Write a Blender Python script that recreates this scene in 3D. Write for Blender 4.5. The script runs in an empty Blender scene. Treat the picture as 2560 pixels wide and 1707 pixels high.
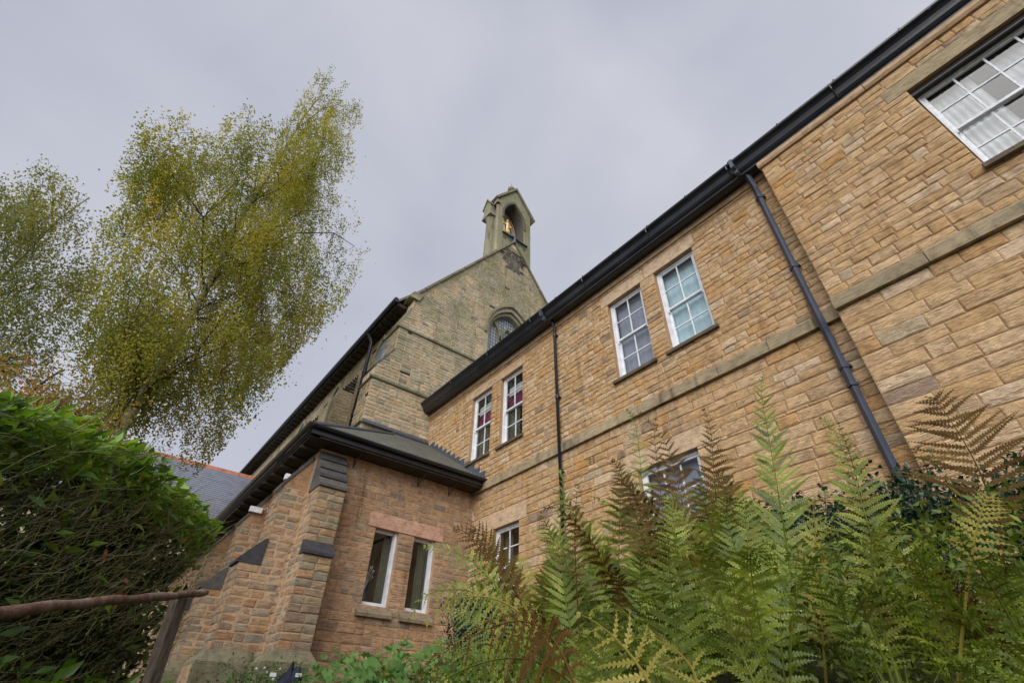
import bpy, math, random
import numpy as np
from mathutils import Vector, Matrix, noise as mnoise
random.seed(7); RNG = np.random.default_rng(7)
SC = bpy.context.scene; COL = SC.collection
R = math.radians

# ------------------------------------------------------------------ camera, sky, sun, exposure
CAM = np.array([0.0, -6.4, 0.0]); FPX = 1204.67
_yw, _pt, _rl = R(52.34737), R(38.39939), R(1.57895)
_cy, _sy, _cp, _sp, _cr, _sr = math.cos(_yw), math.sin(_yw), math.cos(_pt), math.sin(_pt), math.cos(_rl), math.sin(_rl)
C_F = np.array([-_sy*_cp, _cy*_cp, _sp]); _rt = np.array([_cy, _sy, 0.0]); _up = np.cross(_rt, C_F)
C_R = _rt*_cr + _up*_sr; C_U = -_rt*_sr + _up*_cr
cd = bpy.data.cameras.new('camera'); cam = bpy.data.objects.new('camera', cd); COL.objects.link(cam)
cd.sensor_width = 36.0; cd.lens = FPX/2560*36; cd.clip_end = 2000; cd.clip_start = 0.02
cd.dof.use_dof = True; cd.dof.focus_distance = 9.0; cd.dof.aperture_fstop = 13
m = Matrix((C_R, C_U, -C_F)).transposed().to_4x4(); m.translation = Vector(CAM); cam.matrix_world = m
SC.camera = cam
SUN_EL, SUN_AZ = R(33), (0.60, -0.80)
w = bpy.data.worlds.new('World'); SC.world = w; w.use_nodes = True
nt = w.node_tree; nt.nodes.clear()
_o = nt.nodes.new('ShaderNodeOutputWorld'); _bg = nt.nodes.new('ShaderNodeBackground')
_sky = nt.nodes.new('ShaderNodeTexSky'); _sky.sky_type = 'NISHITA'; _sky.sun_disc = False
_sky.sun_elevation = SUN_EL; _sky.sun_rotation = math.atan2(SUN_AZ[0], SUN_AZ[1])
_tc = nt.nodes.new('ShaderNodeTexCoord')
_n1 = nt.nodes.new('ShaderNodeTexNoise'); _n1.inputs['Scale'].default_value = 2.2; _n1.inputs['Detail'].default_value = 5; _n1.inputs['Roughness'].default_value = .45
_n1.inputs['Distortion'].default_value = .35
_rm = nt.nodes.new('ShaderNodeValToRGB')
_rm.color_ramp.elements[0].position = .30; _rm.color_ramp.elements[0].color = (2.18, 2.25, 2.74, 1)
_rm.color_ramp.elements[1].position = .72; _rm.color_ramp.elements[1].color = (3.10, 3.16, 3.46, 1)
_mx = nt.nodes.new('ShaderNodeMixRGB'); _mx.inputs[0].default_value = .96
nt.links.new(_tc.outputs['Generated'], _n1.inputs['Vector']); nt.links.new(_n1.outputs['Fac'], _rm.inputs[0])
nt.links.new(_sky.outputs[0], _mx.inputs[1]); nt.links.new(_rm.outputs[0], _mx.inputs[2])
nt.links.new(_mx.outputs[0], _bg.inputs[0]); _bg.inputs[1].default_value = 0.10
nt.links.new(_bg.outputs[0], _o.inputs[0])
sl = bpy.data.lights.new('sun', 'SUN'); sl.energy = 1.5; sl.angle = R(60); sl.color = (1.0, .975, .94)
so = bpy.data.objects.new('sun', sl); COL.objects.link(so)
_d = Vector((SUN_AZ[0]*math.cos(SUN_EL), SUN_AZ[1]*math.cos(SUN_EL), math.sin(SUN_EL))).normalized()
so.rotation_euler = _d.to_track_quat('Z', 'Y').to_euler()
SC.view_settings.view_transform = 'Standard'; SC.view_settings.look = 'None'
SC.view_settings.exposure = 1.06; SC.view_settings.gamma = 1.0; SC.view_settings.use_curve_mapping = False
SC.cycles.max_bounces = 6; SC.cycles.transparent_max_bounces = 16

# ------------------------------------------------------------------ helpers
def ray(px, py):                       # direction through a point of the 2352-wide photograph
    px *= 1.08844; py *= 1.08844
    d = C_F + C_R*(px-1280)/FPX - C_U*(py-853.5)/FPX
    return d/np.linalg.norm(d)
def pt(px, py, t): return CAM + ray(px, py)*t
def proj(P):
    v = np.asarray(P, float)-CAM; z = v @ C_F
    return 1280+FPX*(v@C_R)/z, 853.5-FPX*(v@C_U)/z, z

class MB:
    def __init__(s): s.v = []; s.f = []; s.r = []; s.mi = []
    def add(s, vs, fs, r=0.5, mi=0):
        b = len(s.v); s.v.extend([tuple(map(float, p)) for p in vs])
        for f in fs: s.f.append(tuple(b+i for i in f)); s.r.append(r); s.mi.append(mi)
    def box(s, a, b, r=.5, mi=0, bev=0):
        x0, y0, z0 = a; x1, y1, z1 = b
        s.add([(x0,y0,z0),(x1,y0,z0),(x1,y1,z0),(x0,y1,z0),(x0,y0,z1),(x1,y0,z1),(x1,y1,z1),(x0,y1,z1)],
              [(3,2,1,0),(4,5,6,7),(0,1,5,4),(1,2,6,5),(2,3,7,6),(3,0,4,7)], r, mi)
    def prism(s, poly, axis, a, b, r=.5, mi=0):
        """closed 2-D polygon extruded along an axis; poly in the two other axes (in xyz order)"""
        n = len(poly)
        def P(p, k):
            q = list(p); q.insert(axis, k); return tuple(q)
        vs = [P(p, a) for p in poly]+[P(p, b) for p in poly]
        fs = [tuple(range(n)), tuple(range(2*n-1, n-1, -1))]+[(i, i+n, (i+1) % n+n, (i+1) % n) for i in range(n)]
        s.add(vs, fs, r, mi)
    def tube(s, pts, rad, n=8, r=.5, mi=0, cap=True):
        pts = [Vector(p) for p in pts]; rad = rad if hasattr(rad, '__len__') else [rad]*len(pts)
        b = len(s.v); prev = None
        for i, p in enumerate(pts):
            d = (pts[min(i+1, len(pts)-1)]-pts[max(i-1, 0)]).normalized()
            if prev is None:
                a = Vector((0, 0, 1)) if abs(d.z) < .9 else Vector((1, 0, 0)); u = d.cross(a).normalized()
            else: u = (prev-d*prev.dot(d)).normalized()
            prev = u; w_ = d.cross(u)
            for k in range(n):
                an = 2*math.pi*k/n; s.v.append(tuple(p+(u*math.cos(an)+w_*math.sin(an))*rad[i]))
        for i in range(len(pts)-1):
            for k in range(n):
                a0 = b+i*n+k; a1 = b+i*n+(k+1) % n
                s.f.append((a0, a1, a1+n, a0+n)); s.r.append(r); s.mi.append(mi)
        if cap:
            s.f.append(tuple(b+k for k in range(n-1, -1, -1))); s.r.append(r); s.mi.append(mi)
            e = b+(len(pts)-1)*n; s.f.append(tuple(e+k for k in range(n))); s.r.append(r); s.mi.append(mi)
    def build(s, name, mats, parent=None, kind=None, smooth=False, label=None):
        me = bpy.data.meshes.new(name); me.from_pydata(s.v, [], s.f)
        if not isinstance(mats, (list, tuple)): mats = [mats]
        for mt in mats: me.materials.append(mt)
        if len(mats) > 1: me.polygons.foreach_set('material_index', s.mi)
        at = me.attributes.new('rnd', 'FLOAT', 'FACE'); at.data.foreach_set('value', np.array(s.r, np.float32))
        if smooth: me.polygons.foreach_set('use_smooth', [True]*len(s.f))
        me.update()
        return link(name, me, parent, kind, label)
def link(name, me, parent=None, kind=None, label=None):
    o = bpy.data.objects.new(name, me); COL.objects.link(o)
    if parent is not None:
        o.parent = parent
        rt = parent
        while rt.parent is not None: rt = rt.parent
        if parent is rt: o.matrix_parent_inverse = Matrix.Translation(-Vector(rt.location))
    if kind: o['kind'] = kind
    if label: o['label'] = label
    return o
def np_mesh(name, V, F, rnd, mats, parent=None, kind=None, smooth=False):
    """V (n,3), F (m,k) all faces with k corners"""
    me = bpy.data.meshes.new(name); n, k = F.shape
    me.vertices.add(len(V)); me.vertices.foreach_set('co', V.astype(np.float32).ravel())
    me.loops.add(n*k); me.loops.foreach_set('vertex_index', F.astype(np.int32).ravel())
    me.polygons.add(n); me.polygons.foreach_set('loop_start', np.arange(0, n*k, k, dtype=np.int32))
    me.polygons.foreach_set('loop_total', np.full(n, k, np.int32))
    if smooth: me.polygons.foreach_set('use_smooth', np.ones(n, bool))
    for mt in (mats if isinstance(mats, (list, tuple)) else [mats]): me.materials.append(mt)
    at = me.attributes.new('rnd', 'FLOAT', 'FACE'); at.data.foreach_set('value', rnd.astype(np.float32))
    me.update(calc_edges=True)
    return link(name, me, parent, kind)
def thing(name, label, cat, loc=(0, 0, 0), group=None):
    o = bpy.data.objects.new(name, None); COL.objects.link(o); o.location = loc; o.empty_display_size = .3
    o['label'] = label; o['category'] = cat
    if group: o['group'] = group
    return o
def tag(o, label, cat, group=None):
    o['label'] = label; o['category'] = cat
    if group: o['group'] = group
    return o

# ------------------------------------------------------------------ materials
def newmat(name):
    mt = bpy.data.materials.new(name); mt.use_nodes = True; t = mt.node_tree; t.nodes.clear()
    o = t.nodes.new('ShaderNodeOutputMaterial'); b = t.nodes.new('ShaderNodeBsdfPrincipled')
    t.links.new(b.outputs[0], o.inputs[0]); return mt, t, b, o
def ramp(t, stops, interp='LINEAR'):
    n = t.nodes.new('ShaderNodeValToRGB'); cr = n.color_ramp; cr.interpolation = interp
    while len(cr.elements) < len(stops): cr.elements.new(.5)
    for e, (p, c) in zip(cr.elements, stops): e.position = p; e.color = (*c, 1)
    return n
def mix(t, fac, a, b, mode='MIX'):
    n = t.nodes.new('ShaderNodeMixRGB'); n.blend_type = mode
    for i, x in zip((0, 1, 2), (fac, a, b)):
        if hasattr(x, 'is_output') or hasattr(x, 'links'): t.links.new(x, n.inputs[i])
        elif isinstance(x, (int, float)): n.inputs[i].default_value = x
        else: n.inputs[i].default_value = (*x, 1)
    return n.outputs[0]
def maths(t, op, a, b=None, clamp=False):
    n = t.nodes.new('ShaderNodeMath'); n.operation = op; n.use_clamp = clamp
    for i, x in enumerate((a, b)):
        if x is None: continue
        if isinstance(x, (int, float)): n.inputs[i].default_value = x
        else: t.links.new(x, n.inputs[i])
    return n.outputs[0]
def pos(t, sc=(1, 1, 1), off=None):
    g = t.nodes.new('ShaderNodeNewGeometry'); mp = t.nodes.new('ShaderNodeMapping'); mp.inputs['Scale'].default_value = sc
    t.links.new(g.outputs['Position'], mp.inputs[0])
    if off is not None: t.links.new(off, mp.inputs['Location'])
    return mp.outputs[0]
def noise(t, vec, scale, detail=3, rough=.55, dist=0):
    n = t.nodes.new('ShaderNodeTexNoise'); n.inputs['Scale'].default_value = scale; n.inputs['Detail'].default_value = detail
    n.inputs['Roughness'].default_value = rough; n.inputs['Distortion'].default_value = dist
    t.links.new(vec, n.inputs['Vector']); return n.outputs['Fac']
def rnd_attr(t):
    a = t.nodes.new('ShaderNodeAttribute'); a.attribute_name = 'rnd'; return a.outputs['Fac']
def sep(t):
    g = t.nodes.new('ShaderNodeNewGeometry'); s_ = t.nodes.new('ShaderNodeSeparateXYZ'); t.links.new(g.outputs['Position'], s_.inputs[0]); return s_.outputs
def maprange(t, v, a, b, c=0., d=1.):
    n = t.nodes.new('ShaderNodeMapRange'); t.links.new(v, n.inputs[0])
    for i, x in enumerate((a, b, c, d)): n.inputs[i+1].default_value = x
    return n.outputs[0]
def bump(t, b, h, strength=.5, dist=.01):
    n = t.nodes.new('ShaderNodeBump'); n.inputs['Strength'].default_value = strength; n.inputs['Distance'].default_value = dist
    t.links.new(h, n.inputs['Height']); t.links.new(n.outputs[0], b.inputs['Normal'])
def stone_mat(name, stops, green=None, tool=.8, soot=.25, greentint=(.17, .19, .08), streak=(.30, .28, .26), lines=.35):
    mt, t, b, o = newmat(name); r_ = rnd_attr(t)
    base = ramp(t, stops, 'CONSTANT'); t.links.new(r_, base.inputs[0])
    # offset the grain for each stone so neighbours do not run into each other
    off = t.nodes.new('ShaderNodeCombineXYZ'); t.links.new(maths(t, 'MULTIPLY', r_, 37.0), off.inputs[0]); t.links.new(maths(t, 'MULTIPLY', r_, 91.0), off.inputs[2])
    p1 = pos(t, (1, 1, 1), off.outputs[0])
    n1 = noise(t, p1, 7, 4, .6)
    c = mix(t, .6, base.outputs[0], ramp_c(t, n1, [(.3, (.55, .50, .46)), (.5, (1, 1, 1)), (.72, (1.28, 1.24, 1.18))]), 'MULTIPLY')
    pb = pos(t, (5, 5, 30), off.outputs[0]); nb = noise(t, pb, 1.6, 4, .62, .8)
    c = mix(t, .55, c, ramp_c(t, nb, [(.34, (.42, .36, .32)), (.5, (1, 1, 1)), (.7, (1.15, 1.1, 1.0))]), 'MULTIPLY')
    big = noise(t, pos(t), .55, 5, .6)
    c = mix(t, maprange(t, big, .56, .74, 0, soot), c, streak)
    ln = noise(t, pos(t, (7, 7, 82), off.outputs[0]), 1.0, 2, .5, .5)
    c = mix(t, maths(t, 'MULTIPLY', maprange(t, ln, .53, .62, 0, lines), maprange(t, noise(t, p1, 2.3, 2), .38, .6, .1, 1)), c, tuple(x*.42 for x in stops[0][1]))
    # vertical dribbles of weathering
    dr = noise(t, pos(t, (3.2, 3.2, .28)), 1.3, 4, .6)
    c = mix(t, maprange(t, dr, .55, .74, 0, soot*1.2), c, streak, 'MULTIPLY')
    if green:
        z0, z1, amt = green
        gz = maprange(t, sep(t)[2], z0, z1, .15, 1.0)
        gn = maprange(t, noise(t, pos(t, (.9, .9, .5)), 1.1, 5, .62), .36, .62)
        fine = maprange(t, noise(t, pos(t), 12, 3, .6), .3, .7, .45, 1.0)
        g = maths(t, 'MULTIPLY', maths(t, 'MULTIPLY', maths(t, 'MULTIPLY', gz, gn), amt, True), fine)
        g = maths(t, 'MULTIPLY', g, maths(t, 'LESS_THAN', r_, .9845))
        gcol = mix(t, maprange(t, noise(t, pos(t), .8, 3), .35, .65), greentint, (.27, .27, .20))
        c = mix(t, g, c, gcol)
    t.links.new(c, b.inputs['Base Color']); b.inputs['Roughness'].default_value = .92
    b.inputs['Specular IOR Level'].default_value = .2
    pn = pos(t, (9, 9, 62), off.outputs[0]); h1 = noise(t, pn, 1.0, 3, .6, 1.6)
    h2 = noise(t, p1, 45, 4, .65)
    h = maths(t, 'ADD', maths(t, 'MULTIPLY', h1, tool), maths(t, 'MULTIPLY', h2, .45))
    bump(t, b, h, .85, .022)
    return mt
def ramp_c(t, v, stops):
    n = ramp(t, stops); t.links.new(v, n.inputs[0]); return n.outputs[0]

M = {}
M['wing_stone'] = stone_mat('honey stone', [(0, (.68, .45, .235)), (.12, (.72, .50, .285)), (.24, (.64, .415, .21)), (.36, (.73, .52, .315)), (.48, (.68, .465, .26)), (.59, (.65, .43, .225)),
    (.69, (.68, .41, .19)), (.75, (.77, .58, .39)), (.82, (.70, .48, .28)), (.89, (.60, .42, .255)), (.94, (.58, .46, .31)), (.97, (.64, .355, .13)), (.985, (.40, .29, .21))], None, 1.5, .42, streak=(.36, .29, .215), lines=.85)
M['church_stone'] = stone_mat('gritstone of the chapel', [(0, (.56, .44, .29)), (.12, (.62, .50, .35)), (.25, (.48, .41, .29)), (.38, (.66, .53, .37)), (.5, (.45, .39, .29)), (.6, (.60, .43, .27)),
    (.72, (.53, .48, .36)), (.82, (.62, .46, .29)), (.90, (.40, .36, .27)), (.95, (.28, .25, .21)), (.985, (.035, .034, .038))], (7.5, 16, 1.75), .8, .6, (.20, .205, .085), (.27, .25, .18))
M['annex_stone'] = stone_mat('brown stone of the aisle', [(0, (.52, .345, .22)), (.12, (.47, .31, .20)), (.25, (.57, .39, .255)), (.38, (.45, .325, .23)), (.5, (.50, .32, .20)), (.6, (.56, .37, .22)),
    (.72, (.48, .355, .25)), (.82, (.41, .295, .21)), (.90, (.53, .34, .19)), (.95, (.32, .245, .20)), (.985, (.05, .045, .05))], None, 1.3, .6, streak=(.27, .21, .165), lines=.8)
M['buttress_stone'] = stone_mat('grey brown stone of the buttresses', [(0, (.40, .29, .19)), (.12, (.36, .26, .18)), (.25, (.47, .32, .19)), (.38, (.31, .26, .19)), (.5, (.43, .27, .17)), (.6, (.37, .30, .22)),
    (.72, (.46, .27, .15)), (.82, (.33, .24, .18)), (.90, (.41, .32, .21)), (.95, (.27, .25, .20)), (.985, (.04, .038, .045))], (-2, 5, .4), 1.0, .35)
M['dressed'] = stone_mat('dressed buff sandstone', [(0, (.60, .44, .29)), (.4, (.64, .48, .33)), (.7, (.58, .41, .26))], None, .12, .2)
M['pink_lintel'] = stone_mat('pink sandstone lintel', [(0, (.58, .36, .265))], None, .05, .05, lines=.05)
M['string'] = stone_mat('weathered string course', [(0, (.38, .31, .20)), (.5, (.33, .27, .175)), (.8, (.42, .34, .22))], None, .25, .75, streak=(.10, .09, .075))
M['green_stone'] = stone_mat('mossy dressed stone', [(0, (.22, .20, .13)), (.4, (.30, .25, .17)), (.7, (.17, .17, .11))], (-3, 9, .7), .3, .6, (.12, .13, .05))
M['bell_stone'] = stone_mat('greenish bellcote stone', [(0, (.33, .31, .21)), (.3, (.38, .34, .23)), (.55, (.29, .28, .19)), (.8, (.42, .33, .20)), (.985, (.035, .034, .038))], (8, 16, 2.0), .35, 1.0, (.17, .19, .07), (.10, .095, .08))
M['black_stone'] = stone_mat('soot black weathering stone', [(0, (.075, .075, .085)), (.5, (.105, .10, .10)), (.8, (.06, .06, .068))], (-3, 7, .18), .25, .3)
M['soot'] = stone_mat('sooty brown stone', [(0, (.13, .115, .095)), (.5, (.16, .135, .11))], None, .3, .5)  # soot, and the darkness of the bellcote opening put into the colour
M['sill'] = stone_mat('dark stone sill', [(0, (.20, .16, .10)), (.5, (.16, .13, .09))], None, .2, .6)
def mortar(name, c, dark=.5):
    mt, t, b, o = newmat(name); n = noise(t, pos(t), 14, 4, .65)
    t.links.new(ramp_c(t, n, [(.3, tuple(x*dark for x in c)), (.65, c)]), b.inputs['Base Color']); b.inputs['Roughness'].default_value = .97
    bump(t, b, noise(t, pos(t), 60, 3), .6, .01); return mt
M['wing_mortar'] = mortar('brown lime mortar', (.46, .29, .165), .6)
M['church_mortar'] = mortar('pinkish lime mortar', (.72, .58, .42), .75)
M['annex_mortar'] = mortar('orange lime mortar', (.52, .35, .22), .7)
def plain(name, c, rough=.6, bumps=None, spec=.5, metal=0, var=.25, scale=6):
    mt, t, b, o = newmat(name); n = noise(t, pos(t), scale, 4, .6)
    t.links.new(ramp_c(t, n, [(.3, tuple(x*(1-var) for x in c)), (.7, tuple(min(x*(1+var*.5), 1) for x in c))]), b.inputs['Base Color'])
    b.inputs['Roughness'].default_value = rough; b.inputs['Specular IOR Level'].default_value = spec; b.inputs['Metallic'].default_value = metal
    if bumps: bump(t, b, noise(t, pos(t), bumps[0], 4, .6), bumps[1], bumps[2])
    return mt
M['white'] = plain('white gloss paint', (.78, .80, .84), .45, (30, .25, .003), .5, 0, .20, 7)
M['white_worn'] = plain('flaking white paint', (.74, .76, .80), .5, (22, .7, .006), .4, 0, .22, 16)
M['interior'] = plain('dim plaster of rooms', (.22, .20, .165), .9, None, .2, 0, .4, 1.5)  # wall colour kept dark so the rooms look unlit
M['gutter'] = None
def gutter_mat():
    mt, t, b, o = newmat('black painted iron gutter')
    fl = maprange(t, noise(t, pos(t, (1, 6, 6)), 9, 5, .7), .665, .70)
    fl = maths(t, 'MULTIPLY', fl, maprange(t, noise(t, pos(t), .7, 2), .52, .60))
    big = ramp_c(t, noise(t, pos(t), 2.5, 4), [(.3, (.012, .013, .018)), (.7, (.030, .032, .042))])
    t.links.new(mix(t, fl, big, (.62, .60, .56)), b.inputs['Base Color']); b.inputs['Roughness'].default_value = .28
    bump(t, b, noise(t, pos(t), 25, 3), .25, .004); return mt
M['gutter'] = gutter_mat()
M['pipe_blue'] = plain('slate blue painted downpipe', (.045, .055, .085), .38, (40, .2, .003), .5, 0, .2, 4)
M['pipe_black'] = plain('black painted downpipe', (.016, .019, .026), .35, (40, .2, .003), .5, 0, .2, 4)
M['soffit'] = plain('dark stained soffit boards', (.045, .035, .025), .8, (20, .4, .005), .3, 0, .5, 5)
M['lead'] = plain('grey lead flashing', (.10, .115, .15), .5, (18, .3, .004), .5, .3, .25, 9)
def slate_mat(name, a, b_, moss):
    mt, t, b, o = newmat(name); r_ = rnd_attr(t)
    c = ramp_c(t, r_, [(0, a), (.5, b_), (1, tuple(x*1.25 for x in a))])
    if moss: c = mix(t, maprange(t, noise(t, pos(t), 3.5, 5, .7), .45, .62, 0, .85), c, (.16, .17, .085))
    lich = maprange(t, noise(t, pos(t), 22, 2, .5), .72, .75)
    if moss: c = mix(t, lich, c, (.45, .46, .40))
    t.links.new(c, b.inputs['Base Color']); b.inputs['Roughness'].default_value = .55
    bump(t, b, noise(t, pos(t), 30, 4), .4, .006); return mt
M['slate'] = slate_mat('mossy grey slate', (.13, .135, .14), (.17, .17, .165), True)
M['slate_far'] = slate_mat('blue grey slate', (.15, .165, .215), (.20, .21, .26), False)
M['orange_tile'] = plain('orange clay ridge tile', (.48, .19, .12), .8, (20, .3, .01), .3, 0, .35, 3)
M['gold'] = plain('gilded figure', (.95, .62, .28), .38, None, .5, .55, .3, 9)
M['wood'] = None
def wood_mat(name, a, b_, sc=(3, 3, 3)):
    mt, t, b, o = newmat(name); n = noise(t, pos(t, sc), 6, 6, .7, 1.2)
    c = ramp_c(t, n, [(.32, tuple(x*.35 for x in a)), (.48, a), (.66, b_)])
    c = mix(t, maprange(t, noise(t, pos(t), 2.2, 4, .7), .55, .68, 0, .7), c, (.30, .25, .20))
    t.links.new(c, b.inputs['Base Color']); b.inputs['Roughness'].default_value = .8
    bump(t, b, noise(t, pos(t, sc), 22, 5, .7, .6), .9, .014); return mt
M['rail'] = wood_mat('peeling brown rail', (.13, .065, .04), (.24, .13, .085))
M['post'] = wood_mat('weathered grey post', (.10, .075, .055), (.19, .15, .11), (9, 9, 1.2))
def bark_mat():
    mt, t, b, o = newmat('birch bark')
    n = noise(t, pos(t, (1, 1, 3.2)), 2.6, 5, .65); d = noise(t, pos(t, (2, 2, 9)), 1.4, 4, .7)
    c = ramp_c(t, n, [(.32, (.09, .08, .045)), (.45, (.20, .19, .11)), (.64, (.38, .36, .28))])
    c = mix(t, maprange(t, d, .56, .62), c, (.05, .04, .035))
    t.links.new(c, b.inputs['Base Color']); b.inputs['Roughness'].default_value = .85
    bump(t, b, d, .6, .03); return mt
M['bark'] = bark_mat(); M['twig'] = plain('dark birch twigs', (.060, .042, .034), .85, None, .2, 0, .4, 5)
M['hedgetwig'] = None
def leaf_mat(name, stops, trans=.45, rough=.5, spec=.35, back=None, nsc=4.0, shade=.5, patch=None):
    mt, t, b, o = newmat(name); r_ = rnd_attr(t)
    big = noise(t, pos(t), nsc, 4, .6)
    v = maths(t, 'ADD', maths(t, 'MULTIPLY', r_, 1-shade), maths(t, 'MULTIPLY', maprange(t, big, .32, .68), shade), True)
    c = ramp_c(t, v, stops)
    if patch: c = mix(t, maprange(t, noise(t, pos(t), 7.5, 3, .6), .54, .66, 0, patch[0]), c, patch[1])
    if back:
        g = t.nodes.new('ShaderNodeNewGeometry'); c = mix(t, maths(t, 'MULTIPLY', g.outputs['Backfacing'], back[0]), c, back[1])
    t.links.new(c, b.inputs['Base Color']); b.inputs['Roughness'].default_value = rough; b.inputs['Specular IOR Level'].default_value = spec
    tr = t.nodes.new('ShaderNodeBsdfTranslucent'); t.links.new(mix(t, 1.0, c, (1.15, 1.1, .6), 'MULTIPLY'), tr.inputs[0])
    mx = t.nodes.new('ShaderNodeMixShader'); mx.inputs[0].default_value = trans
    t.links.new(b.outputs[0], mx.inputs[1]); t.links.new(tr.outputs[0], mx.inputs[2]); t.links.new(mx.outputs[0], o.inputs[0])
    return mt
M['birch_leaf'] = leaf_mat('olive and gold birch leaves', [(0, (.11, .15, .035)), (.38, (.24, .27, .055)), (.62, (.42, .39, .07)), (.85, (.56, .47, .09)), (1, (.62, .38, .08))], .6, .6, .25, nsc=.55, shade=.55)
M['birch_leaf2'] = leaf_mat('green birch leaves', [(0, (.12, .17, .06)), (.4, (.22, .26, .085)), (.72, (.42, .38, .10)), (1, (.60, .44, .13))], .45, .6, .25, nsc=.4, shade=.5)
M['red_leaf'] = leaf_mat('red and orange autumn leaves', [(0, (.13, .15, .03)), (.35, (.26, .24, .04)), (.55, (.45, .26, .05)), (.75, (.55, .15, .05)), (1, (.60, .10, .05))], .5, .6, .2, nsc=.5, shade=.5)
M['laurel'] = leaf_mat('glossy laurel leaves', [(0, (.018, .045, .009)), (.33, (.07, .16, .018)), (.6, (.18, .34, .03)), (.85, (.34, .52, .06)), (1, (.50, .55, .09))], .45, .28, .5, None, 2.0, .4)
M['laurel_dark'] = leaf_mat('laurel leaves coloured as shade', [(0, (.010, .018, .006)), (.5, (.022, .04, .010)), (1, (.05, .08, .02))], .1, .5, .3, None, 2.0, .3)  # dark copy of the laurel, the hedge's inner shade put into its colour
M['laurel_dead'] = plain('dead orange leaves', (.34, .13, .05), .7, None, .2, 0, .4, 9)
M['hedgetwig'] = leaf_mat('bare hedge twigs', [(0, (.08, .065, .035)), (.4, (.22, .20, .10)), (.75, (.38, .38, .18)), (1, (.62, .58, .42))], .0, .8, .15, None, 3, .3)
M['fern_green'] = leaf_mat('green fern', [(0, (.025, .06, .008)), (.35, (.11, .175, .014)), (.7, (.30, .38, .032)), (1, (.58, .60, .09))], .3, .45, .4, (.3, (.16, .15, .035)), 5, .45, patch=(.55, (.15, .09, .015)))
M['fern_pale'] = leaf_mat('pale bluish green fern', [(0, (.07, .12, .025)), (.35, (.20, .26, .045)), (.7, (.44, .49, .09)), (1, (.70, .70, .24))], .4, .55, .3, (.2, (.25, .28, .10)), 5, .45, patch=(.6, (.22, .15, .03)))
M['fern_brown'] = leaf_mat('browned fern with rusty undersides', [(0, (.030, .018, .005)), (.4, (.085, .052, .008)), (.75, (.14, .105, .015)), (1, (.21, .18, .03))], .3, .6, .2, (.5, (.16, .065, .02)), 5, .45)
M['fern_yellow'] = leaf_mat('yellowing fern', [(0, (.16, .17, .03)), (.5, (.34, .34, .06)), (1, (.52, .46, .12))], .4, .55, .3, (.4, (.36, .20, .05)), 5, .45)
M['holly'] = leaf_mat('dark holly leaves', [(0, (.010, .028, .014)), (.45, (.022, .055, .026)), (.8, (.05, .10, .045)), (1, (.10, .16, .08))], .15, .28, .55, None, 3, .3)
M['geranium'] = leaf_mat('lobed green leaves', [(0, (.05, .12, .02)), (.5, (.11, .24, .05)), (1, (.22, .36, .11))], .4, .55, .3, None, 6, .4)
def glass_mat():
    mt, t, b, o = newmat('window glass'); t.nodes.remove(b)
    f = t.nodes.new('ShaderNodeFresnel'); f.inputs[0].default_value = 1.52
    gl = t.nodes.new('ShaderNodeBsdfGlossy'); gl.inputs['Roughness'].default_value = .02; tr = t.nodes.new('ShaderNodeBsdfTransparent'); tr.inputs[0].default_value = (.965, .975, .98, 1)
    mx = t.nodes.new('ShaderNodeMixShader'); gg = t.nodes.new('ShaderNodeNewGeometry'); t.links.new(maths(t, 'MULTIPLY', maths(t, 'MULTIPLY', f.outputs[0], 1.7, True), maths(t, 'SUBTRACT', 1.0, gg.outputs['Backfacing'])), mx.inputs[0])
    bp = t.nodes.new('ShaderNodeBump'); bp.inputs['Strength'].default_value = .12; bp.inputs['Distance'].default_value = .01
    t.links.new(noise(t, pos(t), 3.0, 1), bp.inputs['Height']); t.links.new(bp.outputs[0], gl.inputs['Normal'])
    t.links.new(tr.outputs[0], mx.inputs[1]); t.links.new(gl.outputs[0], mx.inputs[2]); t.links.new(mx.outputs[0], o.inputs[0]); return mt
M['glass'] = glass_mat()
def stained_mat():
    mt, t, b, o = newmat('leaded coloured glass')
    g = t.nodes.new('ShaderNodeNewGeometry'); s_ = t.nodes.new('ShaderNodeSeparateXYZ'); t.links.new(g.outputs['Position'], s_.inputs[0])
    cb = t.nodes.new('ShaderNodeCombineXYZ'); t.links.new(s_.outputs[1], cb.inputs[0]); t.links.new(s_.outputs[2], cb.inputs[1])
    br = t.nodes.new('ShaderNodeTexBrick'); t.links.new(cb.outputs[0], br.inputs['Vector']); br.inputs['Scale'].default_value = 1; br.offset = 0
    br.inputs['Brick Width'].default_value = .13; br.inputs['Row Height'].default_value = .17; br.inputs['Mortar Size'].default_value = .012
    br.inputs['Color1'].default_value = (0, 0, 0, 1); br.inputs['Color2'].default_value = (1, 1, 1, 1); br.inputs['Mortar'].default_value = (.5, .5, .5, 1)
    c = ramp_c(t, br.outputs['Color'], [(0, (.20, .26, .34)), (.25, (.30, .34, .42)), (.5, (.36, .34, .38)), (.75, (.30, .38, .42)), (1, (.46, .42, .34))])
    c = mix(t, br.outputs['Fac'], c, (.02, .02, .02)); t.links.new(c, b.inputs['Base Color']); b.inputs['Roughness'].default_value = .15; return mt
M['stained'] = stained_mat()
def fabric(name, c, tr=.25):
    return leaf_mat(name, [(0, tuple(x*.7 for x in c)), (1, c)], tr, .9, .1, None, 3, .7)
M['net'] = fabric('white net curtain', (.72, .76, .80), .3)
M['blind_blue'] = fabric('pale blue blind', (.62, .84, .92), .15)
M['blind_grey'] = fabric('grey blind', (.36, .39, .47), .1)
M['purple'] = fabric('purple curtain', (.22, .015, .10), .15)
M['curtain_green'] = fabric('grey green curtain', (.14, .15, .11), .15)
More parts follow.
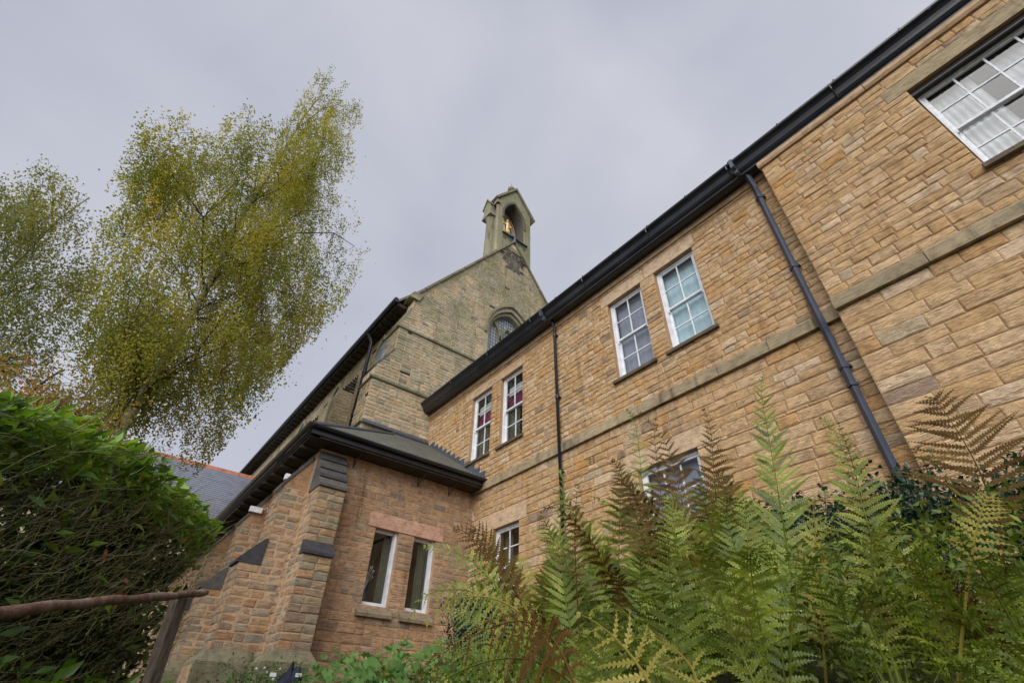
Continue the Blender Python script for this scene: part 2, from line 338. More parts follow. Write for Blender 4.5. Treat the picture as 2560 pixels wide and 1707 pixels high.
M['navy'] = plain('navy fabric', (.030, .034, .055), .8, (25, .6, .01), .2, 0, .4, 12)
M['soil'] = None
def soil_mat():
    mt, t, b, o = newmat('dark leafy soil'); n = noise(t, pos(t), 3, 6, .7)
    c = ramp_c(t, n, [(.3, (.02, .016, .010)), (.5, (.05, .045, .02)), (.65, (.045, .075, .02)), (.8, (.09, .06, .03))])
    t.links.new(c, b.inputs['Base Color']); b.inputs['Roughness'].default_value = .95; bump(t, b, noise(t, pos(t), 12, 6, .7), 1, .06); return mt
M['soil'] = soil_mat()

# ------------------------------------------------------------------ ground
def sst(a, b, x):
    t = np.clip((x-a)/(b-a), 0, 1); return t*t*(3-2*t)
def gz(x, y):
    bank = -1.25+1.35*sst(-6.1, -4.1, y)+.55*sst(-4.4, -1.5, y)
    left = -1.25+1.5*sst(-2.0, -10.5, x)*1.0
    left = -1.25+1.5*np.clip((-x-1.5)/9.0, 0, 1)
    wl = np.clip((-x-2.2)/3.0, 0, 1)
    return bank*(1-wl)+np.maximum(left, -1.25+1.4*sst(-5.6, -3.6, y))*wl
xs = np.unique(np.concatenate([np.linspace(-400, -30, 12), np.linspace(-30, 12, 120), np.linspace(12, 400, 12)]))
ys = np.unique(np.concatenate([np.linspace(-400, -20, 12), np.linspace(-20, 10, 90), np.linspace(10, 400, 12)]))
X, Y = np.meshgrid(xs, ys, indexing='ij'); Z = gz(X, Y)
near = (np.abs(X) < 30) & (np.abs(Y) < 20)
Z = Z+np.where(near, .04*np.sin(X*3.1+Y*1.7)+.03*np.sin(X*5.3-Y*4.1), 0)
V = np.stack([X.ravel(), Y.ravel(), Z.ravel()], 1); nx, ny = len(xs), len(ys)
I = np.arange(nx-1)[:, None]*ny+np.arange(ny-1)[None, :]; I = I.ravel()
np_mesh('ground', V, np.stack([I, I+ny, I+ny+1, I+1], 1), np.zeros(len(I)), M['soil'], kind='structure', smooth=True)

# ------------------------------------------------------------------ masonry
class Wall:
    """A plane with stones: maps (u, v) on the wall to the world, n outwards."""
    def __init__(s, O, U, N): s.O = np.array(O, float); s.U = np.array(U, float); s.N = np.array(N, float); s.V = np.array([0, 0, 1.])
    def P(s, u, v, d=0.): return s.O+s.U*u+s.V*v+s.N*d
STONES = {}
def add_stone(key, W, u0, u1, v0, v1, d, r, corner=(0, 0)):
    j = lambda a: random.uniform(-a, a)
    g = .0085 if key in 'cb' else .006; u0 += g; u1 -= g; v0 += g; v1 -= g
    w_, h = u1-u0, v1-v0
    if w_ < .03 or h < .025: return
    jj = min(.008, h*.07); dd = d+j(.006)
    c = [(u0+j(jj), v0+j(jj)), (u1+j(jj), v0+j(jj)), (u1+j(jj), v1+j(jj)), (u0+j(jj), v1+j(jj))]
    if corner[0]: c[0] = (u0-g, c[0][1]); c[3] = (u0-g, c[3][1])
    if corner[1]: c[1] = (u1+g, c[1][1]); c[2] = (u1+g, c[2][1])
    b = min(.014, h*.14); sg = [(1, 1), (-1, 1), (-1, -1), (1, -1)]
    V_ = [W.P(a, e, -.03) for a, e in c]+[W.P(a, e, dd*.45) for a, e in c]
    V_ += [W.P(a+sx*b*(1+j(.4)), e+sy*b*(1+j(.4)), dd+j(.004)) for (a, e), (sx, sy) in zip(c, sg)]
    V_.append(W.P((u0+u1)/2+j(w_*.2), (v0+v1)/2+j(h*.15), dd+random.uniform(0, .009)))
    F_ = []
    for i in range(4):
        k = (i+1) % 4
        F_ += [(i, k, k+4, i+4), (i+4, k+4, k+8, i+8), (i+8, k+8, 12)]
    flip = np.dot(np.cross(W.U, W.V), W.N) < 0
    if flip: F_ = [tuple(reversed(f)) for f in F_]
    ctr = W.P((u0+u1)/2, (v0+v1)/2); px, py, z = proj(ctr)
    if z > .3 and -30 < px < 2590 and -30 < py < 1737:
        dist = np.linalg.norm(ctr-CAM); cs = abs(np.dot(ctr-CAM, W.N))/dist
        area = w_*h*cs/dist**2
        if px > 1000 and py > 1300-max(0, (px-1000))*.05: area *= .1
        if px < 430: area *= .1
    else: area = 0
    STONES.setdefault(key, []).append((area, V_, F_, r))
def courses(v0, v1, forced, h, var=.12):
    lv = sorted({v0, v1, *[f for f in forced if v0 < f < v1]}); out = [lv[0]]
    for a, b in zip(lv, lv[1:]):
        n = max(1, round((b-a)/h)); hs = [1+random.uniform(-var, var) for _ in range(n)]; tot = sum(hs); c = a
        for x in hs: c += x/tot*(b-a); out.append(c)
    return [(a, b) for a, b in zip(out, out[1:]) if b-a > .02]
def masonry(key, W, span, v0, v1, h, length, openings=(), d=.014, rfun=None, var=.12, forced=(), cor=(0, 0), hfun=None):
    fr = list(forced)
    for o in openings: fr += [o[2], o[3]]
    for a, b in courses(v0, v1, fr, h, var):
        mid = (a+b)/2; s0, s1 = span(mid) if callable(span) else span
        if s1-s0 < .05: continue
        iv = [(s0, s1)]
        for (o0, o1, p0, p1) in openings:
            if p0-.001 < mid < p1+.001:
                nv = []
                for x0, x1 in iv:
                    if o1 <= x0 or o0 >= x1: nv.append((x0, x1)); continue
                    if o0 > x0: nv.append((x0, o0))
                    if o1 < x1: nv.append((o1, x1))
                iv = nv
        for x0, x1 in iv:
            L = x1-x0; n = max(1, round(L/length)); ws = [random.uniform(.55, 1.5) for _ in range(n)]; tot = sum(ws); c = x0
            for i, w_ in enumerate(ws):
                e = c+w_/tot*L; r = random.random()*.984
                if rfun:
                    r = rfun((c+e)/2, mid, r)
                add_stone(key, W, c, e, a, b, d, r, (cor[0] and i == 0 and abs(c-s0) < .01, cor[1] and i == n-1 and abs(e-s1) < .01))
                c = e
def flush(key, parent, mat, name='stone', limit=296):
    L = sorted(STONES.pop(key), key=lambda s_: -s_[0]); rest = MB()
    for i, (ar, V_, F_, r) in enumerate(L):
        if i < limit and ar > 0:
            mb = MB(); mb.add(V_, F_, r); mb.build(name, mat, parent)
        else: rest.add(V_, F_, r)
    if rest.v: rest.build('stonework', mat, parent, kind='stuff')
def backing(mb, W, u0, u1, v0, v1, openings=(), reveal=.2, mi=0):
    us = sorted({u0, u1, *[o[0] for o in openings], *[o[1] for o in openings]}); vs = sorted({v0, v1, *[o[2] for o in openings], *[o[3] for o in openings]})
    us = [u for u in us if u0 <= u <= u1]; vs = [v for v in vs if v0 <= v <= v1]
    for a, b in zip(us, us[1:]):
        for c, e in zip(vs, vs[1:]):
            if any(o[0]-1e-6 <= a and b <= o[1]+1e-6 and o[2]-1e-6 <= c and e <= o[3]+1e-6 for o in openings): continue
            mb.add([W.P(a, c), W.P(b, c), W.P(b, e), W.P(a, e)], [(0, 1, 2, 3)], .4, mi)
    for a, b, c, e in openings:
        for p, q in (((a, c), (b, c)), ((b, c), (b, e)), ((b, e), (a, e)), ((a, e), (a, c))):
            mb.add([W.P(*p, 0), W.P(*q, 0), W.P(*q, -reveal), W.P(*p, -reveal)], [(0, 1, 2, 3)], .4, mi)
def obox(mb, W, u0, u1, v0, v1, d0, d1, r=.5, mi=0):
    vs = [W.P(u, v, d) for d in (d0, d1) for u, v in ((u0, v0), (u1, v0), (u1, v1), (u0, v1))]
    mb.add(vs, [(3, 2, 1, 0), (4, 5, 6, 7), (0, 1, 5, 4), (1, 2, 6, 5), (2, 3, 7, 6), (3, 0, 4, 7)], r, mi)
def oprof(mb, W, u0, u1, prof, r=.5):
    """profile polygon in (d, v) extruded along u"""
    n = len(prof); vs = [W.P(u0, v, d) for d, v in prof]+[W.P(u1, v, d) for d, v in prof]
    mb.add(vs, [tuple(range(n)), tuple(range(2*n-1, n-1, -1))]+[(i, i+n, (i+1) % n+n, (i+1) % n) for i in range(n)], r)
def blocks(name, W, u0, u1, prof, parent, mat, L=1.2, gap=.005, rr=None):
    n = max(1, round((u1-u0)/L)); c = u0
    ws = [random.uniform(.75, 1.3) for _ in range(n)]; tot = sum(ws)
    for w_ in ws:
        e = c+w_/tot*(u1-u0); mb = MB(); oprof(mb, W, c+gap, e-gap, [(d+random.uniform(-.002, .002), v) for d, v in prof], random.random()); mb.build(name, mat, parent); c = e

def sash_window(W, o, parent, nx=2, ny=2, mat='white', rec=.09, fr=.055, lower_drop=0, glass=True):
    u0, u1, v0, v1 = o; e = .004; mb = MB()
    obox(mb, W, u0+e, u0+fr, v0+e, v1-e, -rec-.09, -rec); obox(mb, W, u1-fr, u1-e, v0+e, v1-e, -rec-.09, -rec)
    obox(mb, W, u0+fr, u1-fr, v1-fr*.8, v1-e, -rec-.09, -rec+.001); obox(mb, W, u0+fr, u1-fr, v0+e, v0+fr*.9, -rec-.09, -rec+.012)
    win = mb.build('window', M[mat], parent)
    vm = (v0+v1)/2
    for k, (a, b, dd) in enumerate(((vm-.02, v1-fr*.8, -rec-.02), (v0+fr*.9, vm+.02, -rec-.062))):
        s_ = MB(); t_ = .038; a0, b0 = u0+fr+.001, u1-fr-.001
        obox(s_, W, a0, a0+t_, a, b, dd-.035, dd); obox(s_, W, b0-t_, b0, a, b, dd-.035, dd)
        obox(s_, W, a0+t_, b0-t_, a, a+t_*1.15, dd-.035, dd+.001); obox(s_, W, a0+t_, b0-t_, b-t_, b, dd-.035, dd+.001)
        s_.build('sash', M[mat], win)
        g = MB(); iw = (b0-a0-2*t_)/nx; ih = (b-a-2.15*t_)/ny
        for i in range(1, nx): x = a0+t_+iw*i; obox(g, W, x-.011, x+.011, a+t_, b-t_, dd-.028, dd-.004)
        for i in range(1, ny): y = a+t_*1.15+ih*i; obox(g, W, a0+t_, b0-t_, y-.011, y+.011, dd-.027, dd-.003)
        g.build('glazing_bar', M[mat], win)
        if k == 0:
            hn = MB()
            for x in (a0+.006, b0-.03): obox(hn, W, x, x+.024, a-.05, a, dd-.03, dd-.002)
            hn.build('sash_horn', M[mat], win)
        for i in range(nx):
            for q in range(ny):
                p = MB(); x0 = a0+t_+iw*i+.004; y0 = a+t_*1.15+ih*q+.004
                obox(p, W, x0, x0+iw-.008, y0, y0+ih-.008, dd-.018, dd-.015); p.build('pane', M['glass'], win)
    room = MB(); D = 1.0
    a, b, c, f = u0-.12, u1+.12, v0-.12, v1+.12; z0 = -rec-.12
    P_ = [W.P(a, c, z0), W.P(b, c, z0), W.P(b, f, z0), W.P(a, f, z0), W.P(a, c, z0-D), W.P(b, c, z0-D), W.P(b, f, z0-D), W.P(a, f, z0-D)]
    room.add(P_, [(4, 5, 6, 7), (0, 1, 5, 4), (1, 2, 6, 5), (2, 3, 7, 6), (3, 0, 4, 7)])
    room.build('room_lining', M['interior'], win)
    return win
def drape(name, W, u0, u1, v0, v1, d, mat, folds=8, amp=.03, top_in=0., gather=0.):
    mb = MB(); n = folds*6; m_ = 8; vs = []
    for j in range(m_+1):
        t = j/m_
        for i in range(n+1):
            s_ = i/n; u = u0+(u1-u0)*(s_*(1-gather*t)); vs.append(W.P(u, v1+(v0-v1)*t, d+amp*math.sin(s_*folds*2*math.pi+t*.8)*(0.4+.6*t)))
    fs = [(j*(n+1)+i, j*(n+1)+i+1, (j+1)*(n+1)+i+1, (j+1)*(n+1)+i) for j in range(m_) for i in range(n)]
    mb.add(vs, fs); mb.r = [random.random() for _ in mb.f]
    # give the cloth a thickness
    base = len(mb.v); nrm = W.N*.004
    mb.v += [tuple(np.array(v)-nrm) for v in vs]; mb.f += [tuple(reversed([base+i for i in f])) for f in fs]; mb.r += mb.r[:len(fs)]; mb.mi += [0]*len(fs)
    return mb.build(name, mat, None, smooth=True)

def arch_hw(a, h, y):
    if y <= 0: return a
    if y >= h: return 0.
    Rr = (a*a+h*h)/(2*a); return max(0., math.sqrt(max(0, Rr*Rr-y*y))-(Rr-a))
def arch_path(uc, zs, a, h, zb, n=12):
    Rr = (a*a+h*h)/(2*a); amax = math.asin(min(1, h/Rr)); L = []
    for i in range(n+1):
        t = amax*i/n; L.append((uc-(Rr*math.cos(t)-(Rr-a)), zs+Rr*math.sin(t)))
    full = [(uc-a, zb)]+L+[(2*uc-u, v) for u, v in reversed(L[:-1])]+[(uc+a, zb)]
    return full
def arch_ring(mb, W, uc, zs, ai, hi, ao, ho, zb, d0, d1, r=.5, n=12):
    A = arch_path(uc, zs, ai, hi, zb, n); B = arch_path(uc, zs, ao, ho, zb, n); k = len(A)
    vs = [W.P(u, v, d1) for u, v in A]+[W.P(u, v, d1) for u, v in B]+[W.P(u, v, d0) for u, v in A]+[W.P(u, v, d0) for u, v in B]
    fs = []
    for i in range(k-1):
        fs += [(i, i+1, k+i+1, k+i), (k+i, k+i+1, 3*k+i+1, 3*k+i), (2*k+i, 2*k+i+1, i+1, i), (2*k+i, 3*k+i, 3*k+i+1, 2*k+i+1)]
    fs += [(0, k, 3*k, 2*k), (k-1, 3*k-1, 4*k-1, 2*k-1)]
    mb.add(vs, fs, r)
def strip_wall(mb, W, span, v0, v1, hole=None, dz=.1, d=0.):
    n = max(1, int(round((v1-v0)/dz)))
    for i in range(n):
        a = v0+(v1-v0)*i/n; b = v0+(v1-v0)*(i+1)/n
        (l0, r0), (l1, r1) = span(a), span(b)
        ha, hb = (hole(a), hole(b)) if hole else (None, None)
        if not ha and not hb: mb.add([W.P(l0, a, d), W.P(r0, a, d), W.P(r1, b, d), W.P(l1, b, d)], [(0, 1, 2, 3)], .4)
        else:
            c = (ha or hb); ha = ha or ((c[0]+c[1])/2,)*2; hb = hb or ((c[0]+c[1])/2,)*2
            mb.add([W.P(l0, a, d), W.P(ha[0], a, d), W.P(hb[0], b, d), W.P(l1, b, d)], [(0, 1, 2, 3)], .4)
            mb.add([W.P(ha[1], a, d), W.P(r0, a, d), W.P(r1, b, d), W.P(hb[1], b, d)], [(0, 1, 2, 3)], .4)

# ================================================================== RESIDENTIAL WING
XG, XA = -12.46, -9.645
wing = thing('stone_building', 'two storey honey coloured sandstone building with white sash windows and a long black gutter', 'building', (-4, 3, 0.4))
WL = Wall((0, 0, 0), (1, 0, 0), (0, -1, 0)); WF = Wall((0, -.21, 0), (1, 0, 0), (0, -1, 0)); EX = -1.07
UW = [(-10.04, -9.115), (-8.71, -7.81), (-4.896, -3.998), (-3.644, -2.746)]
oL = [(a, b, 5.27, 7.25) for a, b in UW]
LOW1 = (-8.775, -7.886, 1.72, 3.33); LOW2 = (-4.74, -3.58, 1.5, 3.38)
oL += [LOW1, LOW2]; VENT = (-5.83, -5.63, 3.83, 3.97); BIG = (.93, 2.42, 5.25, 7.10)
lint = [(-10.40, -9.04, 7.25, 7.53), (-8.95, -7.70, 7.25, 7.52), (-5.07, -3.87, 7.25, 7.55), (-3.855, -2.66, 7.25, 7.57), (-9.30, -7.63, 3.33, 3.69), (-4.95, -3.36, 3.38, 3.70)]
bigl = (.70, 2.75, 7.10, 7.36)
mb = MB(); backing(mb, WL, XG, EX, -.2, 7.9, oL+[VENT], .22); backing(mb, WF, EX, 5.0, -.2, 7.9, [BIG], .30)
mb.add([(EX, -.21, -.2), (EX, 0, -.2), (EX, 0, 7.9), (EX, -.21, 7.9)], [(0, 3, 2, 1)])
mb.add([(5, -.21, -.2), (5, 9, -.2), (5, 9, 7.9), (5, -.21, 7.9)], [(0, 1, 2, 3)])
wwall = mb.build('wall', M['wing_mortar'], wing)
STR0, STR1 = 4.32, 4.55
rows = [s_ for s_ in oL+lint]
def wing_r(u, v, r):
    if random.random() < .012: return .99
    return r
masonry('w', WL, (XG, EX-.004), 0.2, STR0, .168, .36, rows+[(VENT[0], VENT[1], VENT[2], VENT[3])], rfun=wing_r)
masonry('w', WL, (XG, EX-.004), STR1, 7.64, .121, .25, rows, rfun=wing_r, var=.24)
masonry('w', WF, (EX, 5.0), 0.2, STR0, .178, .40, rfun=wing_r, cor=(1, 0))
masonry('w', WF, (EX, 5.0), STR1, 7.62, .128, .28, [BIG, bigl], rfun=wing_r, cor=(1, 0), var=.24)
flush('w', wwall, M['wing_stone'])
for i, (a, b, c, e) in enumerate(lint):
    mb = MB(); obox(mb, WL, a+.004, b-.004, c+.002, e-.003, -.2, .017, random.random()*.9); mb.build('lintel', M['dressed'], wing)
mb = MB(); obox(mb, WF, bigl[0], bigl[1], bigl[2]+.002, bigl[3], -.2, .016, .3); mb.build('lintel', M['string'], wing, label='long weathered lintel streaked with soot')
# string course, cornice
sprof = [(-.02, STR0), (.078, STR0), (.082, STR1-.06), (.02, STR1), (-.02, STR1)]
blocks('string_course', WL, XG+.002, EX-.01, sprof, wing, M['string'], 1.05)
blocks('string_course', WF, EX, 5.0, sprof, wing, M['string'], 1.25)
cprof = [(-.02, 7.64), (.04, 7.64), (.062, 7.68), (.062, 7.76), (-.02, 7.76)]
blocks('cornice', WL, XG+.002, EX-.02, cprof, wing, M['dressed'], 1.3)
blocks('cornice', WF, EX-.03, 5.0, [(d*1.1, v-.005) for d, v in cprof], wing, M['dressed'], 1.5)
# gutter and soffit
mb = MB(); g = [(-.03, 7.765), (-.225, 7.765), (-.25, 7.735), (-.275, 7.745), (-.285, 7.78), (-.315, 7.80), (-.345, 7.84), (-.36, 7.885), (-.378, 7.93), (-.41, 7.968), (-.445, 7.985), (-.462, 8.005), (-.465, 8.04), (-.44, 8.05), (-.41, 8.03), (-.37, 7.97), (-.33, 7.90), (-.20, 7.86), (-.03, 7.86)]
mb.prism(g, 0, XG+.03, 5.0); gut = mb.build('gutter', M['gutter'], wing)
mb = MB()
for x in np.arange(XG+.9, 4.9, .92): mb.box((x-.012, -.475, 7.985), (x+.012, -.38, 8.055))
for x in np.arange(XG+1.8, 4.9, 1.83): mb.tube([(x, -.46, 8.04), (x, -.44, 7.93), (x, -.375, 7.86), (x, -.32, 7.79)], .012, 5)
mb.build('gutter_bracket', M['gutter'], wing, kind='stuff')
# roof
mb = MB(); mb.add([(XG, -.38, 8.05), (5, -.38, 8.05), (5, 4.2, 11.0), (XG, 4.2, 11.0), (XG, 9, 8.05), (5, 9, 8.05), (XG, -.38, 7.98), (5, -.38, 7.98)], [(0, 1, 2, 3), (3, 2, 5, 4), (6, 7, 1, 0)])
roofw = mb.build('roof', M['slate'], wing)
sb = MB()
for row in range(3):
    x = XG+.02+.12*(row % 2)
    while x < 4.8:
        y0 = -.35+row*.17; z0 = 8.05+(y0+.38)*.644+.012; s_ = .644; l = .30
        sb.add([(x, y0, z0), (x+.235, y0, z0), (x+.235, y0+l, z0+l*s_), (x, y0+l, z0+l*s_), (x, y0, z0+.010), (x+.235, y0, z0+.010), (x+.235, y0+l, z0+l*s_+.01), (x, y0+l, z0+l*s_+.01)],
               [(3, 2, 1, 0), (4, 5, 6, 7), (0, 1, 5, 4), (1, 2, 6, 5), (2, 3, 7, 6), (3, 0, 4, 7)], random.random()); x += .24
sb.build('roof_slates', M['slate'], roofw, kind='stuff')
# sills
for a, b, c, e in oL[:4]:
    mb = MB(); oprof(mb, WL, a-.07, b+.07, [(-.2, c-.075), (.075, c-.075), (.08, c-.02), (.0, c+.003), (-.2, c+.01)]); mb.build('window_sill', M['sill'], wing)
for a, b, c, e in (LOW1, LOW2):
    mb = MB(); oprof(mb, WL, a-.07, b+.07, [(-.2, c-.075), (.075, c-.075), (.08, c-.02), (.0, c+.003), (-.2, c+.01)]); mb.build('window_sill', M['sill'], wing)
mb = MB(); oprof(mb, WF, BIG[0]-.02, BIG[1]+.1, [(-.28, 5.14), (.085, 5.14), (.09, 5.20), (.0, 5.24), (-.28, 5.25)]); mb.build('window_sill', M['sill'], wing)
for i, o in enumerate(oL[:4]): sash_window(WL, o, wing, rec=.085, fr=.062)
sash_window(WL, LOW1, wing, rec=.085, fr=.055); sash_window(WL, LOW2, wing, nx=3, rec=.085, fr=.06)
sash_window(WF, (BIG[0]+.035, BIG[1], BIG[2], BIG[3]-.07), wing, nx=4, rec=.15, fr=.03, mat='white_worn')
mb = MB(); obox(mb, WF, BIG[0]+.002, BIG[1]-.002, BIG[3]-.075, BIG[3]-.01, -.24, -.05); mb.build('window_head', M['soffit'], wing)
mb = MB(); obox(mb, WF, BIG[0]+.003, BIG[1]-.003, BIG[3]-.09, BIG[3]-.078, -.075, -.045); mb.build('lead_strip', M['lead'], wing)
# vent
mb = MB(); obox(mb, WL, VENT[0], VENT[1], VENT[2], VENT[3], -.12, -.06); mb.build('vent_back', M['soffit'], wing); mb = MB()  # dark plate in place of the shade inside the vent
obox(mb, WL, VENT[0], VENT[0]+.018, VENT[2], VENT[3], -.058, .012); obox(mb, WL, VENT[1]-.018, VENT[1], VENT[2], VENT[3], -.058, .012); obox(mb, WL, -5.739, -5.721, VENT[2], VENT[3], -.058, .011)
vent = mb.build('air_vent', M['wing_stone'], wing)
mb = MB()
for k in range(4): z = VENT[2]+.012+k*.035; obox(mb, WL, VENT[0]+.019, VENT[1]-.019, z, z+.014, -.05, .009)
mb.build('vent_louvre', M['wing_stone'], vent)
# downpipes
def downpipe(x, y, z0, z1, mat, r, parent, swan=None, joints=(), square=False):
    mb = MB(); pts = ([swan] if swan else [])+[(x, y, z1), (x, y, z0)]
    if swan: pts = [swan, (swan[0], swan[1]*.5+y*.5-.02, swan[2]-.12), (x, y, z1), (x, y, z0)]
    mb.tube(pts, r, 4 if square else 12)
    p = mb.build('downpipe', mat, parent, smooth=not square)
    for j in joints:
        c = MB(); c.tube([(x, y, j-.035), (x, y, j+.035)], r*1.28, 4 if square else 12)
        c.box((x-r*1.5, y, j-.012), (x+r*1.5, y+.075, j+.012)); c.build('pipe_collar', mat, p)
    return p
p1 = downpipe(-6.50, -.095, .3, 7.62, M['pipe_black'], .034, wing, (-6.50, -.16, 7.80), (7.35, 5.62, 3.9, 2.0))
p2 = downpipe(-1.31, -.10, .3, 7.45, M['pipe_blue'], .050, wing, (-1.31, -.22, 7.80), (7.18, 5.45, 3.62, 1.8), True)
c = MB(); c.tube([(-1.31, -.10, 3.32), (-1.31, -.10, 3.36)], .072, 4); c.build('pipe_collar', M['pipe_blue'], p2)
for x, mt in ((-6.58, 'pipe_black'), (-1.40, 'pipe_blue')):
    mb = MB(); mb.box((x-.03, -.487, 7.83), (x+.03, -.40, 8.05)); mb.box((x-.03, -.40, 7.74), (x+.03, -.30, 7.86)); mb.build('gutter_strap', M['lead'], wing)

# ================================================================== CHAPEL
chapel = thing('stone_chapel', 'tall stone chapel with steep mossy gable, traceried window and open bellcote on top', 'chapel', (-20, 3, 0.4))
WG = Wall((XG, 0, 0), (0, 1, 0), (1, 0, 0)); YC = 3.15; AP = 18.62; KZ = 12.15
def gspan(z):
    if z <= KZ: return (-1.36, 2*YC+1.36)
    hw = (AP-z)/1.41; return (YC-min(hw, 4.5), YC+min(hw, 4.5))
ZS = 12.40
hole = lambda z: (None if z > ZS+1.66 or z < 9.0 else (YC-arch_hw(1.16, 1.66, z-ZS), YC+arch_hw(1.16, 1.66, z-ZS)))
mb = MB(); strip_wall(mb, WG, gspan, -.2, AP-.02, hole, .15)
A = arch_path(YC, ZS, 1.16, 1.66, 9.0); k = len(A)
mb.add([WG.P(u, v, 0) for u, v in A]+[WG.P(u, v, -.45) for u, v in A], [(i, i+1, k+i+1, k+i) for i in range(k-1)], .4)
YS = -1.36
mb.add([(XG, YS, -.2), (-33, YS, -.2), (-33, YS, KZ), (XG, YS, KZ)], [(0, 1, 2, 3)], .4)
mb.add([(XG-.02, 7.66, -.2), (-33, 7.66, -.2), (-33, 7.66, KZ), (XG-.02, 7.66, KZ)], [(3, 2, 1, 0)], .4)
mb.add([(-33, YS, -.2), (-33, 7.66, -.2), (-33, 7.66, KZ), (-33, YC, AP-.5), (-33, YS, KZ)], [(0, 1, 2, 3, 4)], .4)
gw = mb.build('wall', M['church_mortar'], chapel)
def church_r(u, v, r):
    if 16.65 < v < 17.95 and abs(u-3.2) < .30+.30*random.random()+.22*(v-16.7): return .99
    if random.random() < .005 or (u < -1.0 and random.random() < .02): return .99
    return r
vis = lambda u, z: True
def gsp_wing(z):
    a, b = gspan(z)
    if z < 8.0: b = min(b, -.01)
    elif z < 13: b = min(b, 6.5)
    return a, b
slit = (3.17, 3.25, 16.85, 17.55)
def hole_rects():
    out = []; z = 10.0
    while z < ZS+2.0:
        hw = arch_hw(1.34, 1.98, z+.04-ZS)
        out.append((YC-hw, YC+hw, z, z+.085)); z += .0851
    return out
HR = hole_rects()
def gm(v0, v1, h, L, **kw):
    # courses by hand so that each can meet the curved opening and the raking edge
    for a, b in courses(v0, v1, (), h, .16):
        mid = (a+b)/2; s0, s1 = gsp_wing(mid)
        ops = []
        if mid < ZS+1.98 and mid > 9.4: hw = arch_hw(1.34, 1.98, mid-ZS); ops.append((YC-hw, YC+hw))
        if slit[2] < mid < slit[3]: ops.append((slit[0], slit[1]))
        iv = [(s0, s1)]
        for o0, o1 in ops:
            nv = []
            for x0, x1 in iv:
                if o1 <= x0 or o0 >= x1: nv.append((x0, x1)); continue
                if o0 > x0: nv.append((x0, o0))
                if o1 < x1: nv.append((o1, x1))
            iv = nv
        for x0, x1 in iv:
            Ln = x1-x0; n = max(1, round(Ln/L)); ws = [random.uniform(.5, 1.5) for _ in range(n)]; tot = sum(ws); c = x0
            for w_ in ws:
                e = c+w_/tot*Ln; add_stone('c', WG, c, e, a, b, .013, church_r((c+e)/2, mid, random.random()*.984)); c = e
gm(5.6, 6.72, .125, .33); gm(6.86, 8.28, .125, .33); gm(8.40, 10.60, .118, .31); gm(10.72, 18.3, .112, .29)
# side wall of the nave
WS = Wall((0, YS, 0), (1, 0, 0), (0, -1, 0))
masonry('c', WS, (-33, XG-.7), 7.6, 11.9, .14, .36, d=.013, rfun=church_r)
# corner buttress (stepped, flush with the gable) with its own faces
def solid(poly, x0, x1): b_ = MB(); b_.prism(poly, 0, x0, x1); return b_
prof = [(YS+.01, 5.0), (-2.20, 5.0), (-2.20, 8.77), (-1.69, 9.64), (-1.69, 10.80), (YS+.01, 11.62)]
solid(prof, XG-.85, XG-.003).build('corner_buttress', M['church_mortar'], chapel)
WB = Wall((XG, 0, 0), (0, 1, 0), (1, 0, 0))
def bsp(z):
    if z < 8.77: return (-2.20, YS)
    if z < 9.64: return (-2.20+(z-8.77)/.87*.51, YS)
    if z < 10.8: return (-1.69, YS)
    return (-1.69+(z-10.8)/.82*.33, YS)
masonry('c', WB, bsp, 5.6, 6.72, .125, .3, rfun=church_r); masonry('c', WB, bsp, 6.86, 8.28, .125, .3, rfun=church_r)
masonry('c', WB, bsp, 8.40, 10.60, .118, .28, rfun=lambda u, v, r: .99 if (8.7 < v < 9.7 and abs(u-(-2.2+(v-8.77)*.59)) < .22 and random.random() < .3) else church_r(u, v, r))
masonry('c', WB, bsp, 10.72, 11.6, .12, .25, rfun=church_r)
WB2 = Wall((0, -2.20, 0), (1, 0, 0), (0, -1, 0)); masonry('c', WB2, (XG-.85, XG), 5.6, 8.28, .125, .3, [(-14, 0, 6.72, 6.86)], rfun=church_r)
WB3 = Wall((0, -1.69, 0), (1, 0, 0), (0, -1, 0)); masonry('c', WB3, (XG-.85, XG), 9.64, 10.60, .12, .3, rfun=church_r)
flush('c', gw, M['church_stone'])
for z, y0, y1 in ((10.60, -1.80, 7.0), (8.28, -2.30, 0), (6.72, -2.30, 0)):
    mb = MB(); mb.prism([(XG-.01, z), (XG+.075, z), (XG+.085, z+.045), (XG+.01, z+.14), (XG-.01, z+.14)], 1, y0+.02, y1) if False else None
    pr = [(-.02, z), (.07, z), (.08, z+.04), (.012, z+.13), (-.02, z+.13)]
    blocks('string_course', WG, y0, y1, pr, chapel, M['green_stone'], 1.6)
    yy = y0+.105; W_ = Wall((0, yy, 0), (1, 0, 0), (0, -1, 0)); blocks('string_course', W_, XG-.95, XG+.0, pr, chapel, M['green_stone'], 1.6)
# sloping weatherings of the corner buttress
mb = MB(); mb.prism([(-2.24, 8.74), (-2.20, 8.70), (-1.66, 9.62), (-1.69, 9.68)], 0, XG-.88, XG+.02); mb.build('weathering', M['black_stone'], chapel)
mb = MB(); mb.prism([(-1.75, 10.80), (-1.70, 10.74), (YS-.0, 11.60), (YS-.03, 11.72)], 0, XG-.88, XG+.02); mb.build('weathering', M['green_stone'], chapel)
